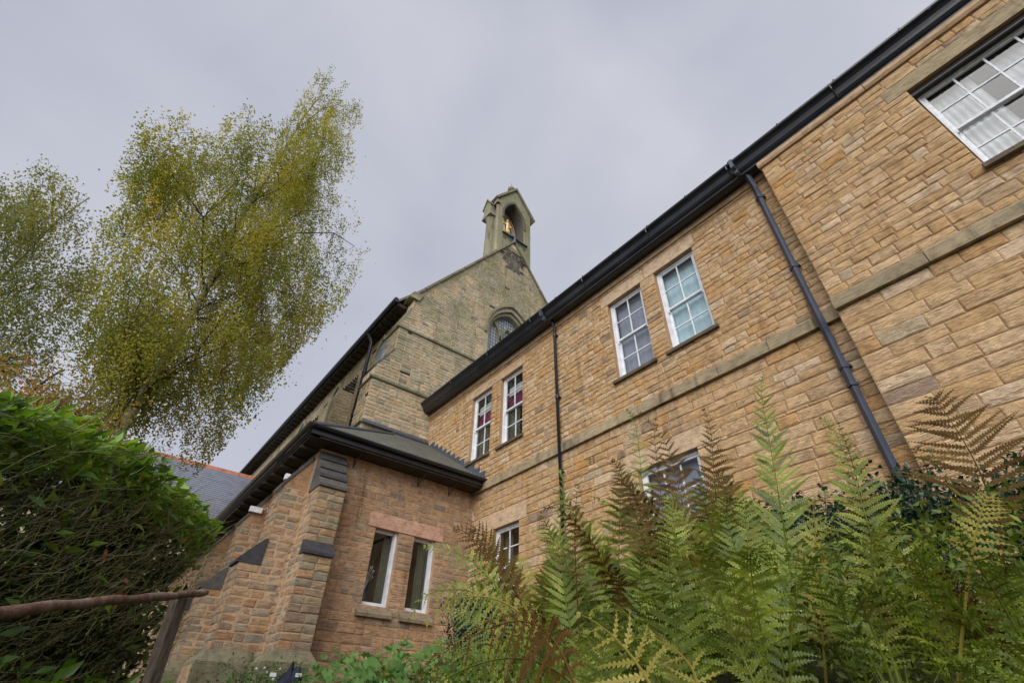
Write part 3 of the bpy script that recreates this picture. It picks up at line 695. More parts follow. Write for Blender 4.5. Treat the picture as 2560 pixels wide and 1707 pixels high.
# coping
for sgn in (-1, 1):
    n = 9; L0 = (YC+sgn*4.68, 12.02); L1 = (YC, AP+.04)
    for i in range(n):
        a, b = i/n+.004, (i+1)/n-.001
        pa = (L0[0]+(L1[0]-L0[0])*a, L0[1]+(L1[1]-L0[1])*a); pb = (L0[0]+(L1[0]-L0[0])*b, L0[1]+(L1[1]-L0[1])*b)
        nx_, nz_ = sgn*.816, .578; t_ = .085
        mb = MB(); mb.prism([(pa[0], pa[1]), (pb[0], pb[1]), (pb[0]+nx_*t_, pb[1]+nz_*t_), (pa[0]+nx_*t_, pa[1]+nz_*t_)], 0, XG-.45, XG+.09, random.random())
        mb.build('coping_stone', M['green_stone'], chapel)
mb = MB(); mb.prism([(-1.52, 12.10), (-1.2, 12.06), (-1.05, 12.42), (-1.42, 12.40), (-1.52, 12.28)], 0, XG-.45, XG+.095); mb.build('kneeler', M['bell_stone'], chapel)
mb = MB(); mb.prism([(-1.34, 12.0), (-.6, 11.75), (-.45, 12.15), (-1.0, 12.6)], 0, XG-.1, XG+.022); mb.build('kneeler_stone', M['bell_stone'], chapel)
# big traceried window
mb = MB(); arch_ring(mb, WG, YC, ZS, 1.16, 1.66, 1.335, 1.97, 9.4, -.30, .012, .3); mb.build('window_surround', M['church_stone'], chapel)
mb = MB(); arch_ring(mb, WG, YC, ZS+.02, 1.28, 1.86, 1.37, 1.98, ZS-.12, .0, .11, .6); mb.build('hood_mould', M['green_stone'], chapel)
mb = MB(); arch_ring(mb, WG, YC, ZS, 1.05, 1.49, 1.159, 1.658, 9.4, -.38, -.10, .2)
def bar(pts, w_=.055, d0=-.40, d1=-.22):
    for (a, b), (c, e) in zip(pts, pts[1:]):
        dx, dy = c-a, e-b; l = math.hypot(dx, dy); nx_, ny_ = -dy/l*w_, dx/l*w_
        vs = [WG.P(x, y, d) for d in (d0, d1) for x, y in ((a-nx_, b-ny_), (c-nx_, e-ny_), (c+nx_, e+ny_), (a+nx_, b+ny_))]
        mb.add(vs, [(3, 2, 1, 0), (4, 5, 6, 7), (0, 1, 5, 4), (1, 2, 6, 5), (2, 3, 7, 6), (3, 0, 4, 7)], .3)
for s_ in (-1, 1):
    bar([(YC+s_*.40, 9.4), (YC+s_*.40, ZS)]); bar([(YC+s_*.40, ZS)]+[(YC+s_*(.40+.28*(1-math.cos(t))*1.6), ZS+.95*math.sin(t)) for t in np.linspace(.25, 1.25, 6)])
    bar([(YC+s_*.40, ZS)]+[(YC+s_*(.40-.40*(t/1.1)**1.5), ZS+1.0*math.sin(t)) for t in np.linspace(.2, 1.1, 5)])
tw = mb.build('window_tracery', M['bell_stone'], chapel)
mb = MB(); A = arch_path(YC, ZS, 1.05, 1.48, 9.4); mb.add([WG.P(u, v, -.33) for u, v in A]+[WG.P(u, v, -.345) for u, v in A],
    [tuple(range(len(A)))[::-1], tuple(range(len(A), 2*len(A)))]); mb.build('stained_glass', M['stained'], tw)
mb = MB(); mb.box((XG-.2, slit[0]-.01, slit[2]-.01), (XG+.004, slit[1]+.01, slit[3]+.01)); mb.build('ventilation_slit', M['black_stone'], chapel)  # black block fills the slit in place of its recess shade
# roof, eaves, gutter of the nave
mb = MB(); EV = (-1.80, 12.12); RG = (YC, 18.2)
for s_ in (-1, 1):
    ye = EV[0] if s_ < 0 else 2*YC-EV[0]
    vs = [(XG-.40, ye, EV[1]), (-33.5, ye, EV[1]), (-33.5, YC, RG[1]), (XG-.40, YC, RG[1])]; vs += [(a, b, c-.12) for a, b, c in vs]
    mb.add(vs, [(0, 3, 2, 1) if s_ < 0 else (0, 1, 2, 3), (4, 5, 6, 7), (0, 1, 5, 4), (2, 3, 7, 6), (0, 4, 7, 3), (1, 2, 6, 5)], .4)
nroof = mb.build('roof', M['slate'], chapel)
mb = MB(); mb.box((-33.4, -1.80, 11.86), (XG-.42, YS-.02, 12.0)); mb.build('soffit', M['soffit'], chapel)
mb = MB(); mb.tube([(-33.6, -1.88, 12.04), (XG-.35, -1.88, 12.04)], .10, 12); mb.build('gutter', M['gutter'], chapel)
mb = MB()
for x in np.arange(-33.2, XG-.5, .45): mb.box((x-.04, -1.79, 11.81), (x+.04, YS-.01, 11.858))
mb.build('eaves_bracket', M['soffit'], chapel, kind='stuff')
pn = downpipe(-15.2, -1.62, 6.4, 11.6, M['pipe_black'], .07, chapel, (-15.2, -1.86, 11.98), (10.2, 8.4))
mb = MB(); mb.tube([(-17.3, -1.41, 10.3), (-17.5, -1.41, 7.0)], .018, 5); mb.build('cable', M['white'], chapel)
for x in (-16.6, -20.9, -25.2):
    pf = [(YS+.01, 6.0), (-2.0, 6.0), (-2.0, 9.75), (YS+.01, 10.95)]
    b_ = solid(pf, x-.55, x).build('buttress', M['church_mortar'], chapel)
    Wq = Wall((x, 0, 0), (0, 1, 0), (1, 0, 0)); masonry('b', Wq, lambda z: (-2.0 if z < 9.75 else -2.0+(z-9.75)/1.2*.64, YS), 6.5, 10.9, .13, .28, rfun=lambda u, v, r: .99 if v > 10.0 else church_r(u, v, r))
    Wq = Wall((0, -2.0, 0), (1, 0, 0), (0, -1, 0)); masonry('b', Wq, (x-.55, x), 6.5, 9.7, .13, .3, rfun=church_r)
    flush('b', b_, M['church_stone'], limit=60)
for x in (-14.45, -18.8, -23.1):
    mb = MB(); arch_ring(mb, WS, x, 10.55, .52, .85, .66, 1.06, 8.2, .0, .10, .4); wf = mb.build('lancet_window', M['bell_stone'], chapel)
    A = arch_path(x, 10.55, .53, .86, 8.2); mb = MB(); mb.add([WS.P(u, v, .03) for u, v in A]+[WS.P(u, v, .018) for u, v in A], [tuple(range(len(A)))[::-1], tuple(range(len(A), 2*len(A)))]); mb.build('pane', M['stained'], wf)

# ---- bellcote (a part of the chapel; its pieces one level down)
BY0, BY1, BXF, BXB, BYC = 2.22, 4.26, XG-.04, -13.62, 3.24
WBc = Wall((BXF, 0, 0), (0, 1, 0), (1, 0, 0)); WBb = Wall((BXB, 0, 0), (0, -1, 0), (-1, 0, 0))
bs = lambda z: (BY0, BY1) if z < 21.62 else (BYC-(23.12-z)/1.5*1.02, BYC+(23.12-z)/1.5*1.02)
OC, OA, OH, OZ = 3.15, .66, 1.32, 20.5
bh = lambda z: None if z < 19.06 or z > OZ+OH else (OC-arch_hw(OA, OH, z-OZ), OC+arch_hw(OA, OH, z-OZ))
mb = MB(); strip_wall(mb, WBc, bs, 16.0, 23.12, bh, .08)
strip_wall(mb, WBb, lambda z: (-bs(z)[1], -bs(z)[0]), 16.0, 23.12, lambda z: (None if bh(z) is None else (-bh(z)[1], -bh(z)[0])), .08)
A = arch_path(OC, OZ, OA, OH, 19.06); k = len(A)
mb.add([(BXF, u, v) for u, v in A]+[(BXB, u, v) for u, v in A], [(i, i+1, k+i+1, k+i) for i in range(k-1)]+[(k-1, 0, k, 2*k-1)], .4)
mb.add([(BXF, BY0, 16), (BXB, BY0, 16), (BXB, BY0, 21.62), (BXF, BY0, 21.62), (BXF, BY1, 16), (BXB, BY1, 16), (BXB, BY1, 21.62), (BXF, BY1, 21.62)], [(3, 2, 1, 0), (4, 5, 6, 7)], .3)
bc = mb.build('bellcote', M['bell_stone'], chapel)
mb = MB(); arch_ring(mb, WBc, OC, OZ, OA, OH, OA+.10, OH+.17, 20.2, .0, .05, .5); mb.build('arch_moulding', M['soot'], bc)
mb = MB(); arch_ring(mb, WBc, OC, OZ, OA-.012, OH-.02, OA-.001, OH-.002, 19.07, -1.0, -.02, .2); mb.build('arch_lining', M['soot'], bc)  # thin sooty lining, added to darken the inside of the opening
mb = MB(); arch_ring(mb, WBc, OC, OZ, OA-.07, OH-.12, OA-.013, OH-.022, 20.3, -.95, -.72, .6); mb.build('arch_rib', M['dressed'], bc)
for s_ in (-1, 1):
    e0 = (BYC+s_*1.22, 21.40); e1 = (BYC, 23.16); nx_, nz_ = s_*.82, .57; t_ = .12
    mb = MB(); mb.prism([e0, e1, (e1[0]+0*nx_, e1[1]+t_*1.6), (e0[0]+nx_*t_, e0[1]+nz_*t_)], 0, BXB-.08, BXF+.10); mb.build('cap_slab', M['green_stone'], bc)
    y0 = BY0-.30 if s_ < 0 else BY1-.02; y1 = y0+.32
    ex0, ex1 = -13.50, -12.90
    mb = MB(); mb.prism([(ex0, 20.55), (ex1, 20.55), (ex1, 21.30), ((ex0+ex1)/2, 21.85), (ex0, 21.30)], 1, y0, y1); mb.prism([(ex0-.07, 20.42), (ex1+.07, 20.42), (ex1+.07, 20.52), ((ex0+ex1)/2, 20.98), (ex0-.07, 20.52)], 1, y0-.06, y1)
    mb.prism([(ex0-.06, 21.22), (ex0-.06, 21.32), ((ex0+ex1)/2, 21.96), (ex1+.06, 21.32), (ex1+.06, 21.22), ((ex0+ex1)/2, 21.84)], 1, y0-.07, y1); mb.build('gablet', M['bell_stone'], bc)
    ys = BY0-.04 if s_ < 0 else BY1-.12
    mb = MB(); mb.tube([(-13.2, ys, 16.2), (-13.2, ys, 16.7), (-13.2, ys, 17.0), (-13.2, ys, 20.2), (-13.2, ys, 20.3), (-13.2, ys, 20.5)], [.52, .34, .25, .22, .27, .30], 14); mb.build('shaft', M['bell_stone'], bc, smooth=True)
    xs_, ys = -12.62, (BY0-.02 if s_ < 0 else BY1+.0)
    if s_ < 0:
        mb = MB(); mb.tube([(xs_, ys, 17.2), (xs_, ys, 17.5), (xs_, ys, 17.6), (xs_, ys, 20.95), (xs_, ys, 21.05)], [.17, .15, .10, .10, .15], 10); mb.build('shaft', M['bell_stone'], bc, smooth=True)
        mb = MB(); mb.prism([(xs_-.17, 21.05), (xs_+.17, 21.05), (xs_+.17, 21.3), (xs_, 21.75), (xs_-.17, 21.3)], 1, ys-.16, BY0+.02); mb.prism([(xs_-.2, 21.05), (xs_+.2, 21.05), (xs_, 21.28)], 1, ys-.2, ys); mb.build('gablet', M['green_stone'], bc)
    f0 = BY0 if s_ < 0 else BY1
    mb = MB(); mb.prism([(f0-s_*.02, 17.3), (f0+s_*.06, 16.9), (f0+s_*.42, 15.9), (f0-s_*.02, 15.6)], 0, BXB, BXF-.05); mb.build('weathering', M['green_stone'], bc)
mb = MB(); mb.prism([(BXF, 18.98), (BXF+.09, 18.98), (BXF+.10, 19.02), (BXF, 19.08)], 1, 2.44, 4.02); mb.build('sill', M['black_stone'], bc)
for k_ in range(7):
    y = 2.5+k_*.21; mb = MB(); h_ = .16 if k_ % 2 else .3
    add = (y, y+.19); mb.box((BXF+.001, add[0], 18.95-h_), (BXF+.014, add[1], 18.95)); mb.build('stone', M['black_stone'], bc)
mb = MB(); mb.tube([(-12.95, BYC, 23.1), (-12.95, BYC, 23.45), (-12.95, BYC, 23.62), (-12.95, BYC, 23.72), (-12.95, BYC, 23.86), (-12.95, BYC, 23.93)], [.17, .11, .11, .20, .20, .08], 10)
mb.tube([(-12.95, BYC, 23.9), (-12.95, BYC+.02, 24.45)], .012, 5); mb.build('finial', M['bell_stone'], bc)
mb = MB(); mb.tube([(XG+.05, YC+.02, 18.6), (XG+.05, YC+.02, 18.95), (XG+.05, YC+.02, 19.3)], [.10, .06, .04], 6); mb.box((XG+.02, YC-.16, 19.0), (XG+.08, YC+.2, 19.08)); mb.build('apex_cross', M['lead'], chapel)

# gilded statue standing in the bellcote opening
st = thing('gilded_statue', 'small gilded robed figure standing in the arch of the bellcote', 'statue', (-12.75, 2.93, 19.06))
sx, sy, szz = -12.80, 2.94, 19.07
mb = MB(); mb.box((sx-.16, sy-.17, szz), (sx+.16, sy+.17, szz+.40)); mb.build('pedestal', M['bell_stone'], st)
mb = MB(); zb = szz+.40
mb.tube([(sx, sy, zb+z) for z in (0, .05, .30, .55, .72, .86, .93, .97)], [.16, .15, .115, .12, .13, .14, .09, .045], 12)
for s_ in (-1, 1):
    mb.tube([(sx, sy+s_*.13, zb+.88), (sx+.02, sy+s_*.20, zb+.70), (sx+.10, sy+s_*.12 if s_ < 0 else sy+.22, zb+.60)], [.05, .045, .03], 8)
for a in range(7):
    t_ = a/7*math.pi*2; mb.tube([(sx+.15*math.cos(t_), sy+.15*math.sin(t_), zb+.02), (sx+.11*math.cos(t_), sy+.11*math.sin(t_), zb+.5)], [.03, .012], 5)
mb.build('robed_body', M['gold'], st, smooth=True)
mb = MB(); mb.tube([(sx, sy, zb+.95), (sx, sy, zb+1.0), (sx+.01, sy, zb+1.06), (sx, sy, zb+1.13), (sx, sy, zb+1.18)], [.04, .065, .08, .07, .02], 10); mb.build('head', M['gold'], st, smooth=True)
mb = MB(); mb.tube([(sx, sy-.2, zb), (sx, sy-.2, zb+1.05)], .016, 6); mb.build('staff', M['gold'], st)

# ================================================================== AISLE / ANNEXE
aisle = thing('stone_aisle', 'low brown stone aisle with stepped buttresses, two narrow windows and an overhanging slate roof', 'building', (-14, -2, 0.2))
WA = Wall((XA, 0, 0), (0, 1, 0), (1, 0, 0)); YP = -3.83; WAs = Wall((0, YP, 0), (1, 0, 0), (0, -1, 0))
PW = [(-2.338, -1.80, 1.69, 3.09), (-1.44, -.905, 1.69, 3.09)]; PL = (-2.507, -.75, 3.09, 3.38)
mb = MB(); backing(mb, WA, YP, 0.0, -.6, 4.62, PW, .24); mb.add([(XA, YP, -.6), (-26, YP, -.6), (-26, YP, 4.62), (XA, YP, 4.62)], [(0, 1, 2, 3)]); mb.add([(-26, YP, -.6), (-26, YS, -.6), (-26, YS, 6), (-26, YP, 4.62)], [(0, 1, 2, 3)])
aw = mb.build('wall', M['annex_mortar'], aisle)
ar = lambda u, v, r: .97 if random.random() < .02 else (min(.984, r*.94) if v > 1.5 else .5+.48*r)
masonry('a', WA, (-3.30, -.003), -.5, 1.52, .155, .30, PW, rfun=ar); masonry('a', WA, (YP+.55, -.003), 1.52, 4.5, .118, .26, PW+[PL], rfun=ar, d=.008)
masonry('a', WAs, (-25, XA-.003), -.3, 4.45, .14, .32, rfun=ar)
flush('a', aw, M['annex_stone'])
mb = MB(); obox(mb, WA, PL[0], PL[1], PL[2]+.002, PL[3], -.22, .022, .3); mb.build('lintel', M['pink_lintel'], aisle)
for o in PW:
    mb = MB(); f = .05
    obox(mb, WA, o[0]+.003, o[0]+f, o[2]+.003, o[3]-.003, -.20, -.135); obox(mb, WA, o[1]-f, o[1]-.003, o[2]+.003, o[3]-.003, -.20, -.075)
    obox(mb, WA, o[0]+f, o[1]-f, o[2]+.003, o[2]+f*1.4, -.20, -.115); obox(mb, WA, o[0]+f, o[1]-f, o[3]-f, o[3]-.003, -.20, -.134)
    pw = mb.build('window', M['white'], aisle)
    mb = MB(); obox(mb, WA, o[0]+f, o[1]-f, o[2]+f*1.4, o[3]-f, -.178, -.172); mb.build('pane', M['glass'], pw)
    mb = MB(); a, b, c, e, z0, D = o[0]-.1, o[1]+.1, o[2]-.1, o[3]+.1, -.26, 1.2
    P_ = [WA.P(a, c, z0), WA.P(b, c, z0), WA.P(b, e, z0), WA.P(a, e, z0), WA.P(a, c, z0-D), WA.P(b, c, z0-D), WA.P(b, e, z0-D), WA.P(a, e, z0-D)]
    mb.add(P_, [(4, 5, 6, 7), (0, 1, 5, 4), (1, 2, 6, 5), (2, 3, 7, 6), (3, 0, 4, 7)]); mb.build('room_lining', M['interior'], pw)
    mb = MB(); oprof(mb, WA, o[0]-.10, o[1]+.08, [(-.24, o[2]-.20), (.10, o[2]-.20), (.11, o[2]-.145), (-.06, o[2]+.002), (-.24, o[2]+.004)]); mb.build('window_sill', M['green_stone'], aisle)
# buttresses
def stepped(name, Wf, u0, u1, stages, caps, side, hmat='buttress_stone', plinth=True):
    """stages: (projection, z0, z1) from the bottom; caps: (d_out, z_out, d_in, z_in)"""
    D = max(s_[0] for s_ in stages)
    mb = MB()
    for d, z0, z1 in stages: obox(mb, Wf, u0+.004, u1-.004, z0, z1, -.05, d-.012)
    b_ = mb.build(name, M['annex_mortar'], aisle)
    for d, z0, z1 in stages:
        Wq = Wall(Wf.P(0, 0, d-.012), Wf.U, Wf.N); masonry('q', Wq, (u0, u1), z0, z1, .125, .26, cor=(1, 1), rfun=lambda u, v, r: r, d=.013)
        Ws, fn = side
        masonry('q', Ws, fn(d), z0, z1, .125, .24, d=.012, cor=(0, 0))
    for d0, z0, d1, z1 in caps:
        o_ = .045
        n = 4 if (z1-z0 > .6 and hasattr(Wf, 'N') and abs(Wf.N[0]) > .5) else 1
        if n == 1 and z1-z0 > .6:
            q = MB(); oprof(q, Wf, u0+.005, u1-.005, [(-.04, z0+.002), (d0-.01, z0+.002), (d1, z1-.06), (-.04, z1-.06)], .75); q.build('weathering_wedge', M['buttress_stone'], b_)
            q = MB(); oprof(q, Wf, u0-.015, u1+.015, [(d0+o_, z0-.02), (d0+o_, z0+.06), (d1+.01, z1+.04), (d1-.02, z1-.05)], .5); q.build('weathering_slab', M['black_stone'], b_); continue
        for i in range(n):
            a, b = i/n, (i+1)/n; da, za = d0+(d1-d0)*a, z0+(z1-z0)*a; db, zb_ = d0+(d1-d0)*b, z0+(z1-z0)*b
            i0 = -.04 if d1 < .1 else d1-.04
            q = MB(); oprof(q, Wf, u0-.015, u1+.015, [(i0, za+.003), (da+o_, za+.003), (da+o_, za+.055), (max(db+.012, 0.01), zb_), (i0, zb_)], random.random()); q.build('weathering_slab', M['black_stone'], b_)
    if plinth:
        d = stages[0][0]
        q = MB(); e = .15; P0 = .62; P1 = .83
        # battered plinth course, all round
        lo = [(u0-e*.9, d+e), (u1+e*.7, d+e)]; vs = []
        for z, g_ in ((-.5, 1), (P0, 1), (P0+.03, 1), (P1, 0)):
            vs += [Wf.P(u0-e*g_, z, -.05), Wf.P(u1+e*g_*.8, z, -.05), Wf.P(u1+e*g_*.8, z, d+e*g_), Wf.P(u0-e*g_, z, d+e*g_)]
        fs = []
        for i in range(3):
            for k_ in range(4): a, b = i*4+k_, i*4+(k_+1) % 4; fs.append((a, b, b+4, a+4))
        fs.append((12, 13, 14, 15)); q.add(vs, fs, .4); q.build('plinth', M['green_stone'], b_)
        for (z0, z1) in ((.30, .60), (.0, .29), (-.4, -.01)):
            c_ = u0-e; 
            while c_ < u1+e*.8-.05:
                n_ = min(u1+e*.8, c_+random.uniform(.3, .5)); q = MB(); obox(q, Wf, c_+.004, n_-.004, z0, z1, 0, d+e+.012, random.random()); q.build('plinth_stone', M['buttress_stone' if random.random() < .4 else 'green_stone'], b_); c_ = n_
    return b_
side1 = (Wall((0, -3.82+.012, 0), (1, 0, 0), (0, -1, 0)), lambda d: (XA, XA+d))
stepped('buttress', WA, -3.82, -3.30, [(.655, .80, 2.20), (.53, 2.20, 3.42)], [(.655, 2.20, .53, 2.44), (.53, 3.42, .0, 4.30)], side1)
for x0, x1 in ((-10.36, -9.84), (-13.2, -12.65), (-16.6, -16.0)):
    side2 = (Wall((x1-.012, 0, 0), (0, 1, 0), (1, 0, 0)), lambda d: (YP-d, YP))
    stepped('buttress', WAs, x0, x1, [(.76, .80, 2.08), (.44, 2.08, 3.50)], [(.76, 2.08, .44, 2.52), (.44, 3.50, .05, 4.20)], side2, plinth=x1 > -15)
mb = MB(); obox(mb, WAs, -26, XA-.0, -.5, .55, .0, .08); mb.build('plinth', M['green_stone'], aisle)
flush('q', aw, M['buttress_stone'], limit=240) if False else None
# buttress stones go under the wall part too, as many as show largest
L = sorted(STONES.pop('q'), key=lambda s_: -s_[0]); rest = MB()
bt = thing  # keep name space tidy
for i, (a_, V_, F_, r) in enumerate(L):
    if i < 230 and a_ > 0: q = MB(); q.add(V_, F_, r); q.build('buttress_stone', M['buttress_stone'], aisle)
    else: rest.add(V_, F_, r)
rest.build('buttress_masonry', M['buttress_stone'], aisle, kind='stuff')
# roof: hipped
EX1, EY1, EZ, SL = -9.17, -4.22, 4.56, .653
hx = XG; hz = EZ+SL*(EX1-hx); dd = EX1-hx; yt = EY1+dd
ys_top = YS; dz2 = (YS-EY1); hz2 = EZ+SL*dz2
mb = MB()
mb.add([(EX1, EY1, EZ), (EX1, -.01, EZ), (XG, -.01, hz), (XG, YS, hz), (EX1-dz2, YS, hz2)], [(0, 1, 2, 3, 4)], .4)
mb.add([(EX1, EY1, EZ), (EX1-dz2, YS, hz2), (-26.3, YS, hz2), (-26.3, EY1, EZ)], [(0, 1, 2, 3)], .4)
mb.add([(EX1-dz2, YS, hz2), (XG, YS, hz), (-14, YS, hz2+.02)], [(0, 1, 2)], .4)
rf = mb.build('roof', M['slate'], aisle)
cnt = 0; sb = MB(); y_off = 0; row = 0; s0 = .0
dirv = np.array([-1, 0, SL])/math.hypot(1, SL); nrm = np.array([SL, 0, 1])/math.hypot(1, SL)
x = EX1+.03
while x > XG+.05:
    hipy = EY1+(EX1-x); y = max(EY1-.02, hipy-.05)-(.12 if row % 2 else 0)
    while y < -.03:
        a = max(y, hipy); b = min(y+.245, -.015)
        if b-a > .04:
            P0 = np.array([x, a, EZ+SL*(EX1-x)])+nrm*(.006+random.uniform(0, .003)); Wd = np.array([0, b-a-.004, 0]); Ld = dirv*.34; T = nrm*.009
            q = MB() if cnt < 280 else sb; cnt += 1
            q.add([P0+T*1.6, P0+Wd+T*1.6, P0+Wd+Ld, P0+Ld, P0+T*2.6, P0+Wd+T*2.6, P0+Wd+Ld+T, P0+Ld+T], [(3, 2, 1, 0), (4, 5, 6, 7), (0, 1, 5, 4), (1, 2, 6, 5), (2, 3, 7, 6), (3, 0, 4, 7)], random.random())
            if q is not sb: q.build('slate', M['slate'], rf)
        y += .25
    x -= .19; row += 1
if sb.v: sb.build('slates', M['slate'], rf, kind='stuff')
mb = MB(); mb.tube([(EX1+.01, EY1-.01, EZ+.03), (EX1-dz2, YS, hz2+.04)], .05, 6); mb.build('hip_tile', M['lead'], aisle)
mb = MB()
mb.box((-26.2, EY1+.02, EZ-.20), (EX1-.10, YP-.0, EZ-.165)); mb.box((XA+.0, YP-.2, EZ-.201), (EX1-.03, -.02, EZ-.166))
mb.build('soffit', M['soffit'], aisle)
mb = MB(); mb.box((-26.2, EY1-.012, EZ-.16), (EX1, EY1+.02, EZ-.02)); mb.box((EX1-.03, EY1, EZ-.161), (EX1+.002, -.01, EZ-.021)); mb.build('fascia', M['gutter'], aisle)
def half_gutter(p0, p1, side, r_=.06):
    p0, p1, side = np.array(p0), np.array(p1), np.array(side); mb = MB(); n = 8; vs = []
    for p in (p0, p1):
        for rr in (r_, r_-.008):
            for k_ in range(n+1):
                a = math.pi*k_/n; vs.append(p+side*(-math.cos(a)*rr)+np.array([0, 0, -math.sin(a)*rr]))
    q = 2*(n+1); fs = []
    for k_ in range(n): fs += [(k_, k_+1, q+k_+1, q+k_), (n+1+k_+1, n+1+k_, q+n+1+k_, q+n+1+k_+1), (k_, n+1+k_, n+1+k_+1, k_+1), (q+k_+1, q+n+1+k_+1, q+n+1+k_, q+k_)]
    fs += [(0, q, q+n+1, n+1), (n, 2*n+1, q+2*n+1, q+n)]
    mb.add(vs, fs); return mb
half_gutter((EX1+.065, EY1-.12, EZ-.0), (EX1+.065, -.04, EZ-.0), (1, 0, 0)).build('gutter', M['gutter'], aisle)
half_gutter((EX1+.12, EY1-.075, EZ-.0), (-26.2, EY1-.075, EZ-.0), (0, 1, 0)).build('gutter', M['gutter'], aisle)
mb = MB()
for x in np.arange(-25.9, EX1-.1, .62): mb.box((x-.04, EY1+.0, EZ-.26), (x+.04, YP-.01, EZ-.2005))
mb.build('rafter_feet', M['soffit'], aisle, kind='stuff')
for y in (-3.1, -1.55, -.72):
    mb = MB(); mb.tube([(XA+.01, y, EZ-.42), (XA+.02, y, EZ-.22)], .013, 5); mb.tube([(XA+.02, y, EZ-.40), (EX1+.0, y, EZ-.12)], .013, 5); mb.build('gutter_bracket', M['gutter'], aisle)
# stepped lead flashing on the wing wall
mb = MB(); mb.add([(EX1, -.030, EZ+.0), (XG, -.030, hz+.0), (XG, -.030, hz+.06), (EX1, -.030, EZ+.06)], [(0, 1, 2, 3)], .4)
mb.add([(EX1, -.012, EZ+.012), (XG, -.012, hz+.012), (XG, -.15, hz+.02), (EX1, -.15, EZ+.02)], [(3, 2, 1, 0)], .4); fl = mb.build('flashing', M['lead'], aisle)
x = EX1-.02
while x > XG+.25:
    zb_ = EZ+SL*(EX1-x)+.03; q = MB(); w_ = .25; zt_ = zb_+SL*w_+.07
    q.add([WL.P(x, zb_, .032), WL.P(x-w_, zb_+SL*w_, .032), WL.P(x-w_, zt_, .028), WL.P(x, zt_, .028), WL.P(x, zb_, .0), WL.P(x-w_, zb_+SL*w_, .0), WL.P(x-w_, zt_, .0), WL.P(x, zt_, .0)], [(0, 3, 2, 1), (4, 5, 6, 7), (0, 1, 5, 4), (1, 2, 6, 5), (2, 3, 7, 6), (3, 0, 4, 7)])
    q.build('flashing_step', M['lead'], fl); x -= w_+.002
mb = MB(); mb.box((XG+.0, YS+.1, hz-.03), (XG+.13, -.02, hz+.03)); mb.prism([(XG+.006, hz+.02), (XG+.14, hz+.0), (XG+.006, hz+.16)], 1, -2.2, -.02); mb.build('top_flashing', M['lead'], aisle)
# alarm box on the buttress and small floodlight
ab = thing('alarm_box', 'white rectangular alarm box high on the second buttress under the eaves', 'alarm box', (-12.6, -4.12, 3.75))
mb = MB(); mb.box((-12.64, -4.24, 3.73), (-12.56, -3.97, 3.85)); mb.build('cover', M['white'], ab)
mb = MB(); mb.tube([(-12.60, -3.93, 3.84), (-12.62, -3.86, 3.90), (-12.64, -3.84, 3.80)], .008, 5); mb.build('cable', M['white'], ab)
fl_ = thing('floodlight', 'tiny white lamp under the eaves above the corner buttress', 'light', (-10.1, -4.2, 3.74))
mb = MB(); mb.box((-10.2, -4.24, 3.74), (-10.09, -4.15, 3.85)); mb.build('lamp_body', M['white'], fl_)

# ================================================================== far slate roofed building
far = thing('slate_roofed_building', 'distant building with blue grey slate roof and orange ridge tiles behind the hedge', 'building', (-31, -6, 0))
RX, RZ = -30.0, 10.62; ex, ez = -25.8, 6.7
mb = MB(); mb.add([(RX, -16, RZ), (RX, 1.0, RZ), (ex, 1.0, ez), (ex, -16, ez), (-34.2, -16, ez), (-34.2, 1.0, ez)], [(0, 3, 2, 1), (0, 1, 5, 4)], .4); fr = mb.build('roof', M['slate_far'], far)
mb = MB(); mb.box((-34, -15.9, -.5), (ex-.35, .95, ez)); mb.prism([(-34, ez), (ex-.35, ez), (RX, RZ-.15)], 1, -15.9, .95); mb.build('wall', M['church_mortar'], far)
mb = MB(); mb.box((ex-.05, -16, ez-.13), (ex+.06, 1.0, ez-.0)); mb.build('gutter', M['white'], far)
sl_ = (ez-RZ)/(ex-RX); L = math.hypot(ex-RX, ez-RZ); dv = np.array([-(ex-RX), 0, -(ez-RZ)])/L; nv = np.array([-sl_, 0, 1.])/math.hypot(1, sl_)
cand = []; row = 0; s_ = 0.
while s_ < L-.1:
    y = -15.9-(.15 if row % 2 else 0)
    while y < .9:
        P0 = np.array([ex, y, ez])+dv*s_+nv*.01; T = nv*.014; Wd = np.array([0, .292, 0]); Ld = dv*.34
        px, py, z = proj(P0); cand.append((500 < px < 680 and 1130 < py < 1260, [P0+T*1.6, P0+Wd+T*1.6, P0+Wd+Ld, P0+Ld, P0+T*2.8, P0+Wd+T*2.8, P0+Wd+Ld+T, P0+Ld+T])); y += .3
    s_ += .21; row += 1
BF = [(0, 1, 2, 3), (7, 6, 5, 4), (4, 5, 1, 0), (5, 6, 2, 1), (6, 7, 3, 2), (7, 4, 0, 3)]; sb = MB(); n_ = 0
for vis_, vs in cand:
    if vis_ and n_ < 200: q = MB(); q.add(vs, BF, random.random()); q.build('slate', M['slate_far'], fr); n_ += 1
    else: sb.add(vs, BF, random.random())
sb.build('slates', M['slate_far'], fr, kind='stuff')
y = -15.9
while y < .8:
    mb = MB(); mb.prism([(RX-.17, RZ-.10), (RX+.17, RZ-.10), (RX+.10, RZ+.10), (RX, RZ+.15), (RX-.10, RZ+.10)], 1, y, y+.43); mb.build('ridge_tile', M['orange_tile'], far); y += .45

